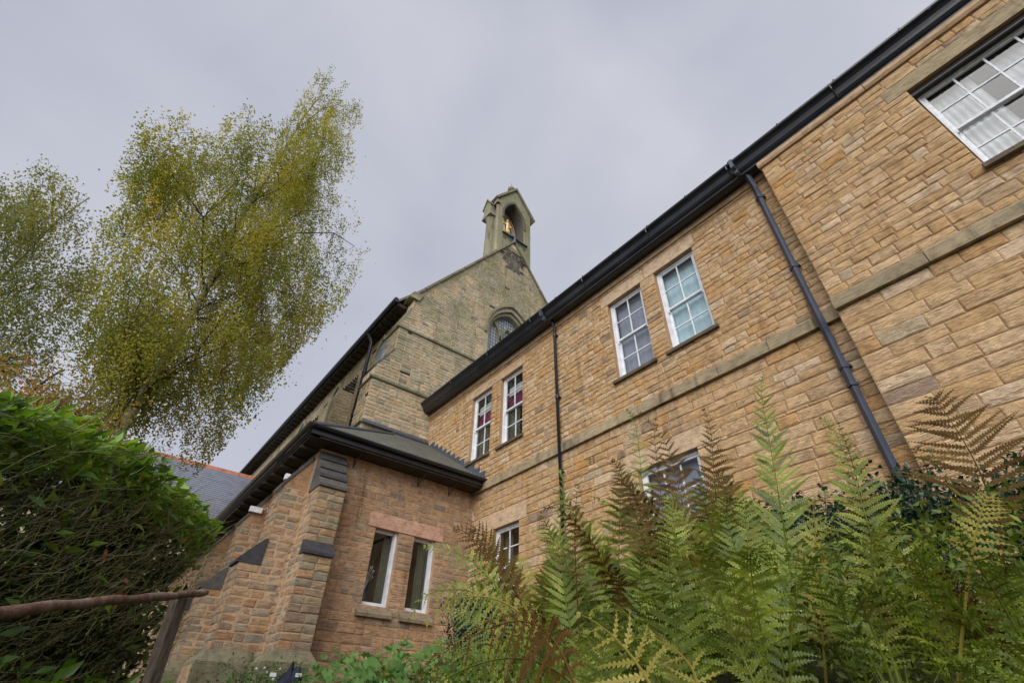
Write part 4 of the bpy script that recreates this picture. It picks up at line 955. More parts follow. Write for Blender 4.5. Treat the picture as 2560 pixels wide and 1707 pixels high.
# ================================================================== curtains and things inside the windows
tag(drape('blind', WL, -3.60, -2.79, 5.33, 7.2, -.26, M['blind_blue'], 5, .004), 'pale blue blind drawn down behind the upper sash window nearest the blue downpipe', 'blind')
tag(drape('blind', WL, -4.85, -4.04, 5.33, 7.2, -.26, M['blind_grey'], 5, .004), 'grey blind drawn behind the upper sash window left of the pale blue one', 'blind')
tag(drape('blind', WL, -4.68, -3.64, 1.58, 3.3, -.26, M['blind_grey'], 5, .004), 'grey blind behind the wide ground floor window among the ferns', 'blind')
for (a, b), w_ in (((-8.71, -7.81), 'upper window beside the black downpipe'), ((-10.04, -9.115), 'upper window nearest the chapel')):
    tag(drape('curtain_valance', WL, a+.08, b-.08, 6.30, 6.86, -.24, M['purple'], 6, .02), 'short purple curtain valance hanging inside the '+w_, 'curtain')
    tag(drape('roller_blind', WL, a+.10, b-.02, 6.72, 6.98, -.215, M['net'], 2, .004), 'rolled white blind above the purple valance in the '+w_, 'blind')
    tag(drape('curtain', WL, a+.06, a+.46, 5.32, 7.2, -.30, M['curtain_green'], 6, .018), 'grey green curtain at the left side of the '+w_, 'curtain')
    tag(drape('curtain', WL, b-.30, b-.05, 5.32, 7.2, -.32, M['curtain_green'], 5, .018), 'grey green curtain at the right side of the '+w_, 'curtain')
tag(drape('net_curtain', WF, .98, 1.50, 5.3, 7.05, -.33, M['net'], 7, .022), 'left half of a white net curtain in the large upper window', 'curtain')
tag(drape('net_curtain', WF, 1.74, 2.36, 5.3, 7.05, -.34, M['net'], 8, .022), 'right half of a white net curtain in the large upper window', 'curtain')
tag(drape('curtain', WL, -8.70, -8.45, 1.8, 3.3, -.30, M['curtain_green'], 4, .018), 'drab curtain at the left of the small ground floor window beside the aisle', 'curtain')
WAi = Wall((XA, 0, 0), (0, 1, 0), (1, 0, 0))
tag(drape('curtain', WAi, -1.98, -1.80, 1.72, 3.06, -.30, M['curtain_green'], 4, .02), 'narrow dark curtain in the left window of the aisle', 'curtain')
tag(drape('curtain', WAi, -1.16, -.93, 1.72, 3.06, -.30, M['curtain_green'], 4, .02), 'narrow dark curtain in the right window of the aisle', 'curtain')
vs_ = thing('dried_flowers', 'dried flower stems in a dark vase inside the left window of the aisle', 'vase', (XA-.33, -2.2, 1.76))
mb = MB(); mb.tube([(XA-.33, -2.2, 1.76), (XA-.33, -2.2, 1.83), (XA-.33, -2.2, 1.90), (XA-.33, -2.2, 2.0)], [.035, .06, .05, .03], 10); mb.build('vase', M['navy'], vs_, smooth=True)
mb = MB()
for i in range(16):
    a = random.uniform(0, 6.28); l = random.uniform(.22, .42); tp = (XA-.33+math.cos(a)*.10, -2.2+math.sin(a)*.14, 1.98+l); mb.tube([(XA-.33, -2.2, 1.98), (XA-.33+math.cos(a)*.04, -2.2+math.sin(a)*.06, 1.98+l*.6), tp], .003, 4); mb.tube([tp, (tp[0], tp[1], tp[2]+.03)], [.012, .004], 5)
mb.build('flower_stem', M['net'], vs_, kind='stuff')

# ================================================================== vegetation tools
def unit(a): return a/np.maximum(np.linalg.norm(a, axis=-1, keepdims=True), 1e-9)
def leaf_cloud(name, P, D, Nn, L, Wd, rnd, mat, parent=None, kind=None, fold=.15):
    """many leaves at once: base P, direction D, normal Nn, length L, width Wd (arrays); each a folded kite of 4 corners x 2"""
    D = unit(D); S = unit(np.cross(D, Nn)); N2 = np.cross(S, D); n = len(P); L = L[:, None]; Wd = Wd[:, None]
    V = np.stack([P, P+D*L*.45+S*Wd*.5+N2*Wd*fold, P+D*L-N2*L*.08, P+D*L*.45-S*Wd*.5+N2*Wd*fold, P+D*L*.5-N2*Wd*.02], 1).reshape(-1, 3)
    b = np.arange(n)[:, None]*5; F = np.concatenate([b+np.array([[0, 1, 2, 4]]), b+np.array([[0, 4, 2, 3]])], 0)
    return np_mesh(name, V, F, np.concatenate([rnd, rnd]), mat, parent, kind)
def one_leaf(name, P, D, N_, L, Wd, r, mat, parent, me_cache={}):
    """one laurel leaf with midrib fold and curl; the mesh is shared, only the placement changes"""
    key = (mat.name, int(r*6))
    if key not in me_cache:
        mb = MB(); pr = [(0, 0), (.12, .30), (.32, .48), (.58, .46), (.82, .26), (1, 0)]; vs = []
        for t, w_ in pr: z = -.10*t*t; vs += [(t, -w_, z+.10*w_), (t, 0, z), (t, w_, z+.10*w_)]
        fs = [f for i in range(5) for f in ((i*3, i*3+3, i*3+4, i*3+1), (i*3+1, i*3+4, i*3+5, i*3+2))]
        mb.add(vs, fs, (int(r*6)+.5)/6); me = bpy.data.meshes.new(name); me.from_pydata(mb.v, [], mb.f); me.materials.append(mat)
        at = me.attributes.new('rnd', 'FLOAT', 'FACE'); at.data.foreach_set('value', np.array(mb.r, np.float32)); me_cache[key] = me
    o = link(name, me_cache[key], parent)
    X_ = Vector(D).normalized(); Z_ = Vector(N_); Z_ = (Z_-X_*Z_.dot(X_)).normalized(); Y_ = Z_.cross(X_)
    mt_ = Matrix((X_*L, Y_*Wd, Z_*L)).transposed().to_4x4(); mt_.translation = Vector(P); o.matrix_basis = mt_
    return o
def twigs(paths, rad, name, mat, parent=None, kind=None, rnds=None, n=4):
    mb = MB()
    for i, p in enumerate(paths):
        r0 = rad[i] if hasattr(rad, '__len__') else rad
        mb.tube(p, [r0*(1-.7*k/(len(p)-1)) for k in range(len(p))], n, random.random(), cap=False)
    return mb.build(name, mat, parent, kind)

# ------------------------------------------------------------------ birch trees
def in_poly(x, y, poly):
    c = np.zeros(len(x), bool); n = len(poly)
    for i in range(n):
        x0, y0 = poly[i]; x1, y1 = poly[(i+1) % n]
        c ^= ((y0 > y) != (y1 > y)) & (x < (x1-x0)*(y-y0)/(y1-y0+1e-12)+x0)
    return c
def tree(label, base, top, dist_dir, outline, nclump, mat, seed, leafsize=.075, density=1.0, trunk_r=.17, depth=2.2, bark='bark', bend=None, droop=1.0, leaves_per=26, group=None, kind_name='birch_tree', cat='tree', gapn=-.04):
    """outline: crown silhouette in (sideways offset u, height z) about the trunk, in metres"""
    rg = np.random.default_rng(seed); rr = random.Random(seed)
    t_ = thing(kind_name, label, cat, tuple(base), group)
    B = np.array(base, float); T = np.array(top, float); side = np.array([dist_dir[1], -dist_dir[0], 0.]); fwd = np.array([dist_dir[0], dist_dir[1], 0.])
    def axis(z): k = (z-B[2])/(T[2]-B[2]); return B+(T-B)*k+side*(.16*math.sin(k*7)*k+.05*math.sin(k*19))
    mb = MB(); zz = np.linspace(B[2], T[2], 22); mb.tube([axis(z) for z in zz], [max(.02, trunk_r*(1-.9*((z-B[2])/(T[2]-B[2]))**.85)) for z in zz], 10); mb.build('trunk', M[bark], t_, smooth=True)
    us = np.array([p[0] for p in outline]); zs = np.array([p[1] for p in outline])
    cl = []
    while len(cl) < nclump:
        u = rg.uniform(us.min(), us.max()); z = rg.uniform(zs.min(), zs.max())
        if not in_poly(np.array([u]), np.array([z]), outline)[0] or mnoise.noise(Vector((u*.75+seed, z*.75, 3.1))) < gapn: continue
        hw = max(.4, min(depth, 1.2+.25*(zs.max()-z)))
        v = rg.uniform(-hw, hw); bu = np.dot(axis(z)-B, side)
        if abs(u-bu) < .30 and z < zs.max()*.62 and v < .3: v = rg.uniform(.3, hw)      # the lower trunk stays in view
        cl.append((u, v, z))
    # a dozen or two main limbs, each ending in one clump; the other clumps hang on the nearest limb
    main = []; P = []; tw = []; limbs = []; lrad = []
    order = list(range(len(cl))); rr.shuffle(order); nmain = max(10, len(cl)//9)
    for i in order[:nmain]:
        u, v, z = cl[i]; bu = np.dot(axis(z)-B, side); C = axis(z)+side*(u-bu)+fwd*v; out = math.hypot(u-bu, v)
        z0 = min(max(B[2]+2.2, z-rr.uniform(.25, .75)*out-.2), T[2]-.3); S0 = axis(z0); mid = (S0+C)/2+np.array([0, 0, .10*out])
        path = [S0, S0*.62+mid*.38+np.array([0, 0, .05*out])+rg.normal(0, .10, 3), mid+np.array([0, 0, .10*out])+rg.normal(0, .18, 3), mid*.45+C*.55+np.array([0, 0, .12*out])+rg.normal(0, .15, 3), C]
        limbs.append(path); lrad.append(min(.032, .008+.008*out)*trunk_r/.155); main.append(path)
    anchors = np.array([q for p in main for q in p[1:]]+[axis(z) for z in np.linspace(zs.min(), T[2], 14)])
    for (u, v, z) in cl:
        bu = np.dot(axis(z)-B, side); C = axis(z)+side*(u-bu)+fwd*v
        d_ = np.linalg.norm((anchors-C)*np.array([1, 1, .8]), axis=1)+np.where(anchors[:, 2] > C[2]+.2, 1.0, 0); S0 = anchors[int(np.argmin(d_))]
        out = np.linalg.norm(C-S0); mid = (S0+C)/2+np.array([0, 0, .16*out])+rg.normal(0, .06*out, 3)
        if out > .25: limbs.append([S0, mid, C]); lrad.append(min(.014, .005+.004*out))
        for _ in range(rr.randint(6, 10)):
            q = C+rg.normal(0, .40, 3)*np.array([1, 1, .75]); ln = rr.uniform(.35, 1.15)*droop
            du = side*rr.gauss(.12, .18)+fwd*rr.gauss(0, .18)
            q2 = q+du*.5*ln+np.array([0, 0, .04]); q3 = q+du*ln+np.array([0, 0, -ln*.55]); q4 = q+du*1.1*ln+np.array([0, 0, -ln])
            tw.append([C*.5+q*.5, q, q3, q4])
            m_ = max(2, int(leaves_per*ln*density*rr.uniform(.6, 1.35))); tt = rg.uniform(0, 1, m_)
            a, b, c, e = [x[None, :] for x in (q, q2, q3, q4)]; tt = tt[:, None]
            pp = a*(1-tt)**3+3*b*tt*(1-tt)**2+3*c*tt*tt*(1-tt)+e*tt**3
            P.append(pp+rg.normal(0, .05+.05*(1-tt), (m_, 3)))
    P = np.concatenate(P); uu = (P-B)@side
    keep = in_poly(uu, P[:, 2], [(a+(.12 if a > us.mean() else -.12), b) for a, b in outline]) | (rg.random(len(P)) < .012); P = P[keep]; n = len(P)
    D = rg.normal(0, 1, (n, 3)); D[:, 2] -= .9; Nn = rg.normal(0, 1, (n, 3))
    cn = np.array([mnoise.noise(Vector(p*.55)) for p in P]); rnd = np.clip(.5+cn*.6+rg.normal(0, .16, n), 0, 1)
    leaf_cloud('crown', P, D, Nn, leafsize*rg.uniform(.7, 1.35, n), leafsize*.75*rg.uniform(.7, 1.3, n), rnd, mat, t_)
    twigs(limbs[:nmain], lrad[:nmain], 'limb', M['twig'], t_, kind='stuff', n=6); twigs(limbs[nmain:], lrad[nmain:], 'branches', M['twig'], t_, kind='stuff', n=4)
    grow = [(a+(.05 if a > us.mean() else -.05), b) for a, b in outline]; tw = [q for q in tw if in_poly(np.array([np.dot(q[3]-B, side)]), np.array([q[3][2]]), grow)[0] and in_poly(np.array([np.dot(q[1]-B, side)]), np.array([q[1][2]]), grow)[0]]
    twigs(tw[::2], .0045, 'twigs', M['twig'], t_, kind='stuff', n=3)
    return t_
def outline_at(pts, base, dd):
    """turn a crown outline seen in the photograph into metres on the upright plane through the trunk"""
    side = np.array([dd[1], -dd[0], 0.]); out = []
    for x, y in pts:
        d = ray(x, y); f = np.array([dd[0], dd[1], 0.]); k = np.dot(np.array(base)-CAM, f)/np.dot(d, f); Pp = CAM+d*k
        out.append((np.dot(Pp-np.array(base), side), Pp[2]))
    return out
dd1 = np.array([-math.sin(R(93.8)), math.cos(R(93.8))]); b1 = CAM+np.array([dd1[0], dd1[1], 0])*14.0; b1[2] = .3
o1 = outline_at([(290, 400), (350, 350), (420, 368), (505, 345), (590, 368), (635, 345), (675, 290), (697, 225), (718, 218), (742, 268), (765, 300), (774, 340), (772, 410), (745, 470), (725, 560), (752, 660), (730, 740), (690, 790), (650, 850), (575, 890), (545, 985), (490, 1040), (400, 1020), (330, 960), (235, 940), (215, 830), (190, 700), (215, 560), (255, 480)], b1, dd1)
tree('large silver birch with olive and golden drooping leaves behind the hedge', b1, (b1[0]+.25, b1[1]+.05, 22.3), dd1, o1, 560, M['birch_leaf'], 11, .066, 1.6, .155, 2.4, droop=1.25, group='birch trees')
dd2 = np.array([-math.sin(R(108)), math.cos(R(108))]); b2 = CAM+np.array([dd2[0], dd2[1], 0])*17.0; b2[2] = .3
o2 = outline_at([(5, 440), (60, 425), (110, 420), (150, 460), (178, 540), (215, 620), (210, 760), (195, 900), (120, 960), (0, 960), (-160, 900), (-200, 700), (-120, 520)], b2, dd2)
tree('smaller greener birch at the left edge behind the hedge', b2, (b2[0], b2[1], 13.2), dd2, o2, 190, M['birch_leaf2'], 12, .072, 1.15, .11, 2.2, group='birch trees')
dd3 = np.array([-math.sin(R(101)), math.cos(R(101))]); b3 = CAM+np.array([dd3[0], dd3[1], 0])*11.5; b3[2] = .3
o3 = outline_at([(-80, 790), (10, 775), (70, 800), (110, 850), (190, 870), (215, 905), (300, 915), (330, 960), (320, 1060), (-100, 1060)], b3, dd3)
tree('low tree with red and orange autumn leaves just over the hedge at the left', b3, (b3[0], b3[1], float(max(p[1] for p in o3))-.2), dd3, o3, 115, M['red_leaf'], 13, .060, 1.3, .07, 1.0, droop=.5, kind_name='autumn_tree', bark='twig')

# ------------------------------------------------------------------ laurel hedge on the left
hedge = thing('laurel_hedge', 'big laurel hedge, glossy green leaves above and bare twigs below, on the left', 'hedge', (-5.6, -6.6, -.3))
HA, HB = np.array([-3.3, -7.75]), np.array([-7.55, -5.42]); HL = np.linalg.norm(HB-HA); hd = (HB-HA)/HL; hn = np.array([-hd[1], hd[0]])
if np.dot(hn, CAM[:2]-HA) < 0: hn = -hn
def hpt(s_, dep, z): q = HA+hd*s_-hn*dep; return np.array([q[0], q[1], z])
def htop(s_): return 1.42+.66*min(1., max(0, s_)/2.6)+.035*math.sin(s_*5)+.03*math.sin(s_*11+1)
rgh = np.random.default_rng(5)
leaves = []
for i in range(6500):
    zone = rgh.random(); s_ = rgh.uniform(-1.2, HL+.1)
    if zone < .72:   # rounded top shoulder
        a = rgh.uniform(0, 1)**.8*1.5; dep = .05+.75*math.sin(a)*rgh.uniform(.5, 1.6); z = htop(s_)-(1-math.cos(1.5-a))*.25-rgh.exponential(.10); nrm = np.array([hn[0]*.4, hn[1]*.4, 1.])
        if rgh.random() < .5: dep = rgh.uniform(.0, .3); z = htop(s_)-.06-abs(rgh.normal(0, .22))
    elif zone < .76:  # the far end face
        s_ = HL+rgh.normal(0, .10); dep = rgh.uniform(0, 1.2); z = rgh.uniform(-.4, htop(s_)); nrm = np.array([hd[0], hd[1], .6])
    elif zone < .86 and s_ < 2.2:  # near lower leaves
        z = rgh.uniform(-.4, htop(s_)-.2); dep = rgh.uniform(-.05, .3); nrm = np.array([hn[0], hn[1], .7])
    elif zone < .93:
        z = rgh.uniform(-.5, .25); dep = rgh.uniform(-.25, .25); nrm = np.array([hn[0], hn[1], .9])
    elif rgh.random() < .6: continue
    else: z = rgh.uniform(-.3, htop(s_)); dep = rgh.uniform(-.05, .25); nrm = np.array([hn[0], hn[1], .6])
    Pp = hpt(s_, dep, z); D = rgh.normal(0, .7, 3)+np.array([hn[0]*.8, hn[1]*.8, .25]); N_ = nrm+rgh.normal(0, .55, 3)
    L_ = rgh.uniform(.09, .175); leaves.append((Pp, unit(D), unit(N_), L_, L_*rgh.uniform(.34, .44), min(1., max(0, rgh.beta(2, 2.2)+.15*(z-1))), z))
lv = sorted(leaves, key=lambda l: (lambda q: 9 if not (0 < q[0] < 2560 and 0 < q[1] < 1700 and q[2] > 0) else q[2]/l[3])(proj(l[0])))
for l in lv[:290]: one_leaf('leaf', l[0], l[1], l[2], l[3], l[4]*.9, l[5], M['laurel'], hedge)
rest_ = lv[290:]; A_ = lambda k: np.array([l[k] for l in rest_])
leaf_cloud('foliage', A_(0), A_(1), A_(2), A_(3), A_(4), A_(5), M['laurel'], hedge, 'stuff')
tp = []
for i in range(3900):
    s_ = rgh.uniform(.3, HL+.15)**1.0; z = rgh.uniform(-.5, htop(s_)-.12); dep = rgh.uniform(-.02, .28)+(.15 if z < .5 else 0)
    Pp = hpt(s_, dep, z); d = np.array([hd[0], hd[1], 0])*rgh.uniform(-.2, 1.0)+np.array([hn[0], hn[1], 0])*rgh.uniform(-.1, .6)+np.array([0, 0, rgh.uniform(.05, .8)]); ln = rgh.uniform(.12, .42)
    tp.append([Pp, Pp+unit(d)*ln*.5+rgh.normal(0, .02, 3), Pp+unit(d)*ln+rgh.normal(0, .03, 3)])
twigs(tp, [random.uniform(.0018, .0045) for _ in tp], 'twigs', M['hedgetwig'], hedge, 'stuff', n=3)
# small leaves among the twigs
n = 5000; S_ = rgh.uniform(.2, HL+.2, n); Zt = rgh.uniform(-.5, 1, n)
Pq = np.array([hpt(s_, rgh.uniform(-.02, .30), -.5+(htop(s_)+.45)*rgh.random()**.9) for s_ in S_]); Dq = rgh.normal(0, 1, (n, 3)); Dq[:, 2] += .5
leaf_cloud('small_leaves', Pq, Dq, rgh.normal(0, 1, (n, 3)), rgh.uniform(.018, .05, n), rgh.uniform(.008, .020, n), rgh.beta(1.6, 2.4, n), M['laurel'], hedge, 'stuff')
for i in range(26):
    s_ = rgh.uniform(.6, HL); one_leaf('dead_leaf', hpt(s_, rgh.uniform(-.08, .05), rgh.uniform(.1, htop(s_)-.2)), rgh.normal(0, .4, 3)+np.array([0, 0, -.8]), rgh.normal(0, 1, 3), rgh.uniform(.06, .12), rgh.uniform(.02, .035), .5, M['laurel_dead'], hedge)
br = []
for i in range(26):
    s_ = rgh.uniform(-.5, HL); x0 = hpt(s_, .55, -.9); br.append([x0, hpt(s_+rgh.normal(0, .15), .5, .0), hpt(s_+rgh.normal(0, .3), .42, .7), hpt(s_+rgh.normal(0, .5), .4, htop(s_)-.25)])
twigs(br, .022, 'stems', M['twig'], hedge, 'stuff', n=6)
# dense heart of the hedge, leaves coloured as shade, so no daylight comes through
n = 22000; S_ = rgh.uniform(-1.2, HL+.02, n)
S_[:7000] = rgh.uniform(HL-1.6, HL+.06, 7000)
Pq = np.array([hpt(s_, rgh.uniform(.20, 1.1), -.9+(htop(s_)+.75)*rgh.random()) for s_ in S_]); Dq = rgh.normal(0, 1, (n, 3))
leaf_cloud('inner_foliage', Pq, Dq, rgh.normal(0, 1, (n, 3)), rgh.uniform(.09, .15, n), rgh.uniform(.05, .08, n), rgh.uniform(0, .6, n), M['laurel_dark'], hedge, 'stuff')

# ------------------------------------------------------------------ rustic handrail
hr = thing('handrail', 'rustic handrail of a peeling brown pole on a square post before the hedge', 'handrail', (-4.0, -5.9, -.9))
ra, rb = pt(-170, 1428, 2.5), pt(474, 1357, 4.35); mb = MB(); N_ = 26
pts = []
for i in range(N_+1):
    k = i/N_; q = ra+(rb-ra)*k; q = q+np.array([0, 0, .007*math.sin(k*5)+.003*math.sin(k*31)]); pts.append(q)
mb.tube(pts, [.0215*(1+.06*math.sin(i*2.1)+.05*math.sin(i*5.3)) for i in range(N_+1)], 14); mb.build('rail', M['rail'], hr, smooth=True)
pa, pb = pt(412, 1374, 4.12), pt(335, 1600, 4.12); pb = pa+(pb-pa)/max(1e-6, abs(pb[2]-pa[2]))*(pa[2]+1.3)
mb = MB(); ax = unit(pb-pa); s1 = unit(np.cross(ax, np.array([.5, .3, .1]))); s2 = np.cross(ax, s1)
mb.add([pa+s1*a*.034+s2*b*.034 for a, b in ((-1, -1), (1, -1), (1, 1), (-1, 1))]+[pb+s1*a*.036+s2*b*.036 for a, b in ((-1, -1), (1, -1), (1, 1), (-1, 1))], [(3, 2, 1, 0), (4, 5, 6, 7), (0, 1, 5, 4), (1, 2, 6, 5), (2, 3, 7, 6), (3, 0, 4, 7)]); mb.build('post', M['post'], hr)

# ------------------------------------------------------------------ holly hedge under the wing, low plants
hol = thing('holly_hedge', 'dark clipped holly hedge against the ground floor wall behind the ferns', 'hedge', (-1.2, -2.6, .3))
n = 90000; x_ = rgh.uniform(-5.6, 4.2, n)
def hh(x): return 1.04+.16*sst(-2.6, -.4, x)+.07*np.sin(x*3.1)+.05*np.sin(x*7.7+1)
v = rgh.random(n); y_ = -3.05+rgh.exponential(.16, n)*np.where(v < .6, 1, 0)+np.where(v < .6, 0, rgh.uniform(0, 1.2, n)); bul = .22*np.sin(x_*2.3)+.12*np.sin(x_*5.1)
z_ = np.where(v < .6, rgh.uniform(.0, 1, n)*hh(x_), hh(x_)-rgh.exponential(.10, n)); y_ = y_+np.where(v < .6, (z_/hh(x_))**4*.22, 0)-bul*.6
Pq = np.stack([x_, y_, z_], 1)+rgh.normal(0, .045, (n, 3)); Dq = rgh.normal(0, 1, (n, 3))+np.array([0, -.4, .5])
leaf_cloud('foliage', Pq, Dq, rgh.normal(0, .8, (n, 3))+np.array([.0, -.6, .8]), rgh.uniform(.025, .05, n), rgh.uniform(.018, .032, n), rgh.beta(1.5, 2.2, n), M['holly'], hol, 'stuff', .3)
tp = []
for i in range(60):
    x = rgh.uniform(-3.4, 1.0); y = -2.6+rgh.normal(0, .15); z = float(hh(x)); tp.append([(x, y, z-.2), (x+rgh.normal(0, .04), y, z+.05), (x+rgh.normal(0, .08), y+rgh.normal(0, .05), z+rgh.uniform(.06, .17))])
twigs(tp, .004, 'shoots', M['twig'], hol, 'stuff', n=4)
Pq = np.concatenate([np.array(t[-1])+rgh.normal(0, .03, (9, 3)) for t in tp]+[np.array(t[1])+rgh.normal(0, .03, (5, 3)) for t in tp]); n = len(Pq)
leaf_cloud('shoot_leaves', Pq, rgh.normal(0, 1, (n, 3)), rgh.normal(0, 1, (n, 3)), rgh.uniform(.025, .045, n), rgh.uniform(.018, .03, n), rgh.uniform(.2, .8, n), M['holly'], hol, 'stuff', .3)

# ------------------------------------------------------------------ ferns
def bez(P, t):
    t = np.asarray(t)[:, None]; P0, P1, P2 = [np.asarray(p, float)[None, :] for p in P]
    return P0*(1-t)**2+2*P1*t*(1-t)+P2*t*t
def frond(parent, P, Wm, mat, seed, face=None, npin=24, t0=.22, curl=0., sparse=1., hang=0., name='frond', stem_r=.0045, ang=62, shape=.55, wide=1.0):
    """a bipinnate frond along a curved rachis; pinnae carry rows of small pinnules"""
    rg = np.random.default_rng(seed); ts = np.linspace(0, 1, 40); C = bez(P, ts); ll = np.linalg.norm(C[-1]-C[0])
    C = C+np.outer(np.sin(ts*rg.uniform(3, 6)+rg.uniform(0, 3))*ts, rg.normal(0, .018, 3))*ll+np.outer(np.maximum(0, ts-.86)**1.6, rg.normal(0, .8, 3)+np.array([0, 0, -.7]))*ll
    tan = unit(np.gradient(C, axis=0))
    if face is None: face = (CAM-C[20])
    V = []; F = []; Rn = []; nb = 0
    def quads(v):    # (m,4,3)
        nonlocal nb
        m_ = len(v); V.append(v.reshape(-1, 3)); F.append(np.arange(nb, nb+m_*4).reshape(-1, 4)); nb += m_*4
    Nf = unit(np.asarray(face, float)-np.dot(face, tan[20])*tan[20])
    # rachis, four sided
    rad = stem_r*(1-.85*ts); u = unit(np.cross(tan, Nf[None, :])); w_ = np.cross(tan, u); ring = np.stack([C+u*rad[:, None], C+w_*rad[:, None], C-u*rad[:, None], C-w_*rad[:, None]], 1)
    for k in range(4): quads(np.stack([ring[:-1, k], ring[1:, k], ring[1:, (k+1) % 4], ring[:-1, (k+1) % 4]], 1)); Rn.append(np.full(len(C)-1, .35))
    tt = np.linspace(t0, .985, int(npin*.88)); gap = float(np.sum(np.linalg.norm(np.diff(C, axis=0), axis=1)))*(.985-t0)/len(tt)
    for i, t in enumerate(tt):
        s_ = (t-t0)/(1-t0); L = Wm*(min(1, (s_+.10)/.28))**.7*(1-s_)**(shape+.25)*1.06+.006
        k = int(t*39); c = C[k]+(C[min(k+1, 39)]-C[k])*(t*39-k); T = tan[k]; S0 = unit(np.cross(T, Nf)); N0 = np.cross(S0, T)
        for sd in (-1, 1):
            if rg.random() > sparse: continue
            Lp = L*rg.uniform(.86, 1.1); a = R(ang+rg.normal(0, 5)-14*s_); dirp = S0*sd*math.sin(a)+T*math.cos(a)+N0*rg.normal(-.05, .10)
            m_ = max(4, int(Lp/.0095)); q = np.linspace(.04, 1, m_)
            ben = np.array([0, 0, -1.])*(hang+.12+abs(rg.normal(0, .18)))+T*(curl*.6+rg.normal(0, .16))+N0*rg.normal(0, .22)
            pc = c+dirp*(q*Lp)[:, None]+ben[None, :]*(q**2*Lp)[:, None]*.55
            pt_ = unit(np.gradient(pc, axis=0)); ps = unit(np.cross(pt_, N0[None, :]+rg.normal(0, .12, 3)[None, :])); pn = np.cross(ps, pt_)
            wl_ = np.clip(min(.14*Lp, gap*.46)*wide, .006, .024)*(1-q**2.0*.86)*np.minimum(1, q*5+.6)
            r0 = np.clip(rg.normal(.45, .24), 0, 1)
            for s2 in (-1, 1):
                d2 = unit(ps*s2*.92+pt_*.34+pn*rg.normal(.02, .12, (m_, 1))); ln = (wl_*rg.uniform(.85, 1.15, m_))[:, None]; wd = np.minimum(.0078, wl_*.50+.002)[:, None]
                v = np.stack([pc-pt_*wd*.55, pc+d2*ln*.55-pt_*wd*.62, pc+d2*ln, pc+d2*ln*.5+pt_*wd*.62], 1)
                if s2 < 0: v = v[:, ::-1]
                quads(v); Rn.append(np.clip(r0+rg.normal(0, .10, m_)+.15*q, 0, 1))
            wr = (wl_*.30)[:, None]; v = np.stack([pc[:-1]-ps[:-1]*wr[:-1], pc[1:]-ps[1:]*wr[1:], pc[1:]+ps[1:]*wr[1:], pc[:-1]+ps[:-1]*wr[:-1]], 1)+pn[:-1, None]*.0006; quads(v); Rn.append(np.full(m_-1, r0*.6))
    return np_mesh(name, np.concatenate(V), np.concatenate(F), np.concatenate(Rn), mat, parent)
FG, FB, FP, FY = M['fern_green'], M['fern_brown'], M['fern_pale'], M['fern_yellow']
ferns = []
def fern(label, root, fronds):
    """fronds: list of (points of the photograph from base to tip with distances, half width, material, options)"""
    t_ = thing('fern', label, 'fern', tuple(root), 'ferns growing on the bank'); ferns.append(t_)
    for j, (pts, wm, mt, op) in enumerate(fronds):
        Q = [pt(*p) for p in pts]; Q[1] = 2*Q[1]-.5*(Q[0]+Q[2])
        frond(t_, Q, wm, mt, hash((root[0], j)) % 9999 if False else int(abs(root[0])*997+j*31) % 99991, **op)
    return t_
def rootof(p, d): q = pt(*p, d); return (q[0], q[1], float(gz(q[0], q[1])))
fern('tallest green fern standing upright in front of the ground floor wall', rootof((1840, 1560), 2.35), [
    ([(1850, 1600, 2.3), (1795, 1180, 2.5), (1742, 828, 2.75)], .255, FG, dict(npin=38, t0=.14, ang=50)),
    ([(1900, 1600, 2.3), (1880, 1330, 2.4), (1850, 1090, 2.5)], .13, FY, dict(npin=22)),
    ([(1780, 1600, 2.2), (1700, 1320, 2.3), (1650, 1130, 2.45)], .17, FG, dict(npin=26, ang=50))])
fern('fern with one broad rusty brown frond spread against the wall at the right', rootof((2310, 1500), 2.3), [
    ([(2330, 1600, 2.2), (2262, 1140, 2.3), (2142, 868, 2.45)], .30, FB, dict(npin=24, t0=.42, ang=66, shape=.75, curl=.15)),
        ([(2200, 1600, 1.9), (2235, 1250, 2.0), (2290, 1130, 2.1)], .09, FY, dict(npin=18, t0=.4))])
fern('pale green fern with a curled red tip just left of the blue downpipe foot', rootof((2080, 1550), 2.5), [
    ([(2100, 1600, 2.4), (1985, 1190, 2.55), (1895, 940, 2.75)], .21, FP, dict(npin=30, t0=.2, ang=54)),
    ([(2060, 1600, 2.4), (1990, 1230, 2.55), (1935, 960, 2.7)], .09, FB, dict(npin=22, t0=.45)),
    ([(2000, 1600, 2.2), (1950, 1390, 2.3), (1920, 1230, 2.4)], .12, FG, dict(npin=22))])
fern('thin pale fern frond rising past the left edge of the wide ground floor window', rootof((1500, 1500), 2.8), [
    ([(1510, 1540, 2.7), (1480, 1180, 2.9), (1448, 918, 3.1)], .135, FP, dict(npin=30, t0=.26, ang=70)),
    ([(1540, 1540, 2.7), (1525, 1240, 2.8), (1500, 930, 2.9)], .15, FB, dict(npin=26, t0=.36, ang=62)),
    ([(1580, 1540, 2.5), (1470, 1240, 2.6), (1400, 1040, 2.7)], .16, FB, dict(npin=24, t0=.38))])
fern('brown fern crowding over the wide ground floor window', rootof((1680, 1540), 2.6), [
    ([(1690, 1600, 2.5), (1650, 1180, 2.65), (1625, 940, 2.8)], .19, FB, dict(npin=28, t0=.25)),
    ([(1640, 1600, 2.5), (1570, 1210, 2.6), (1515, 960, 2.75)], .20, FB, dict(npin=26, t0=.35)),
    ([(1600, 1600, 2.3), (1560, 1290, 2.4), (1530, 1100, 2.5)], .15, FG, dict(npin=26)),
    ([(1720, 1600, 2.3), (1720, 1290, 2.4), (1700, 1130, 2.5)], .17, FP, dict(npin=26))])
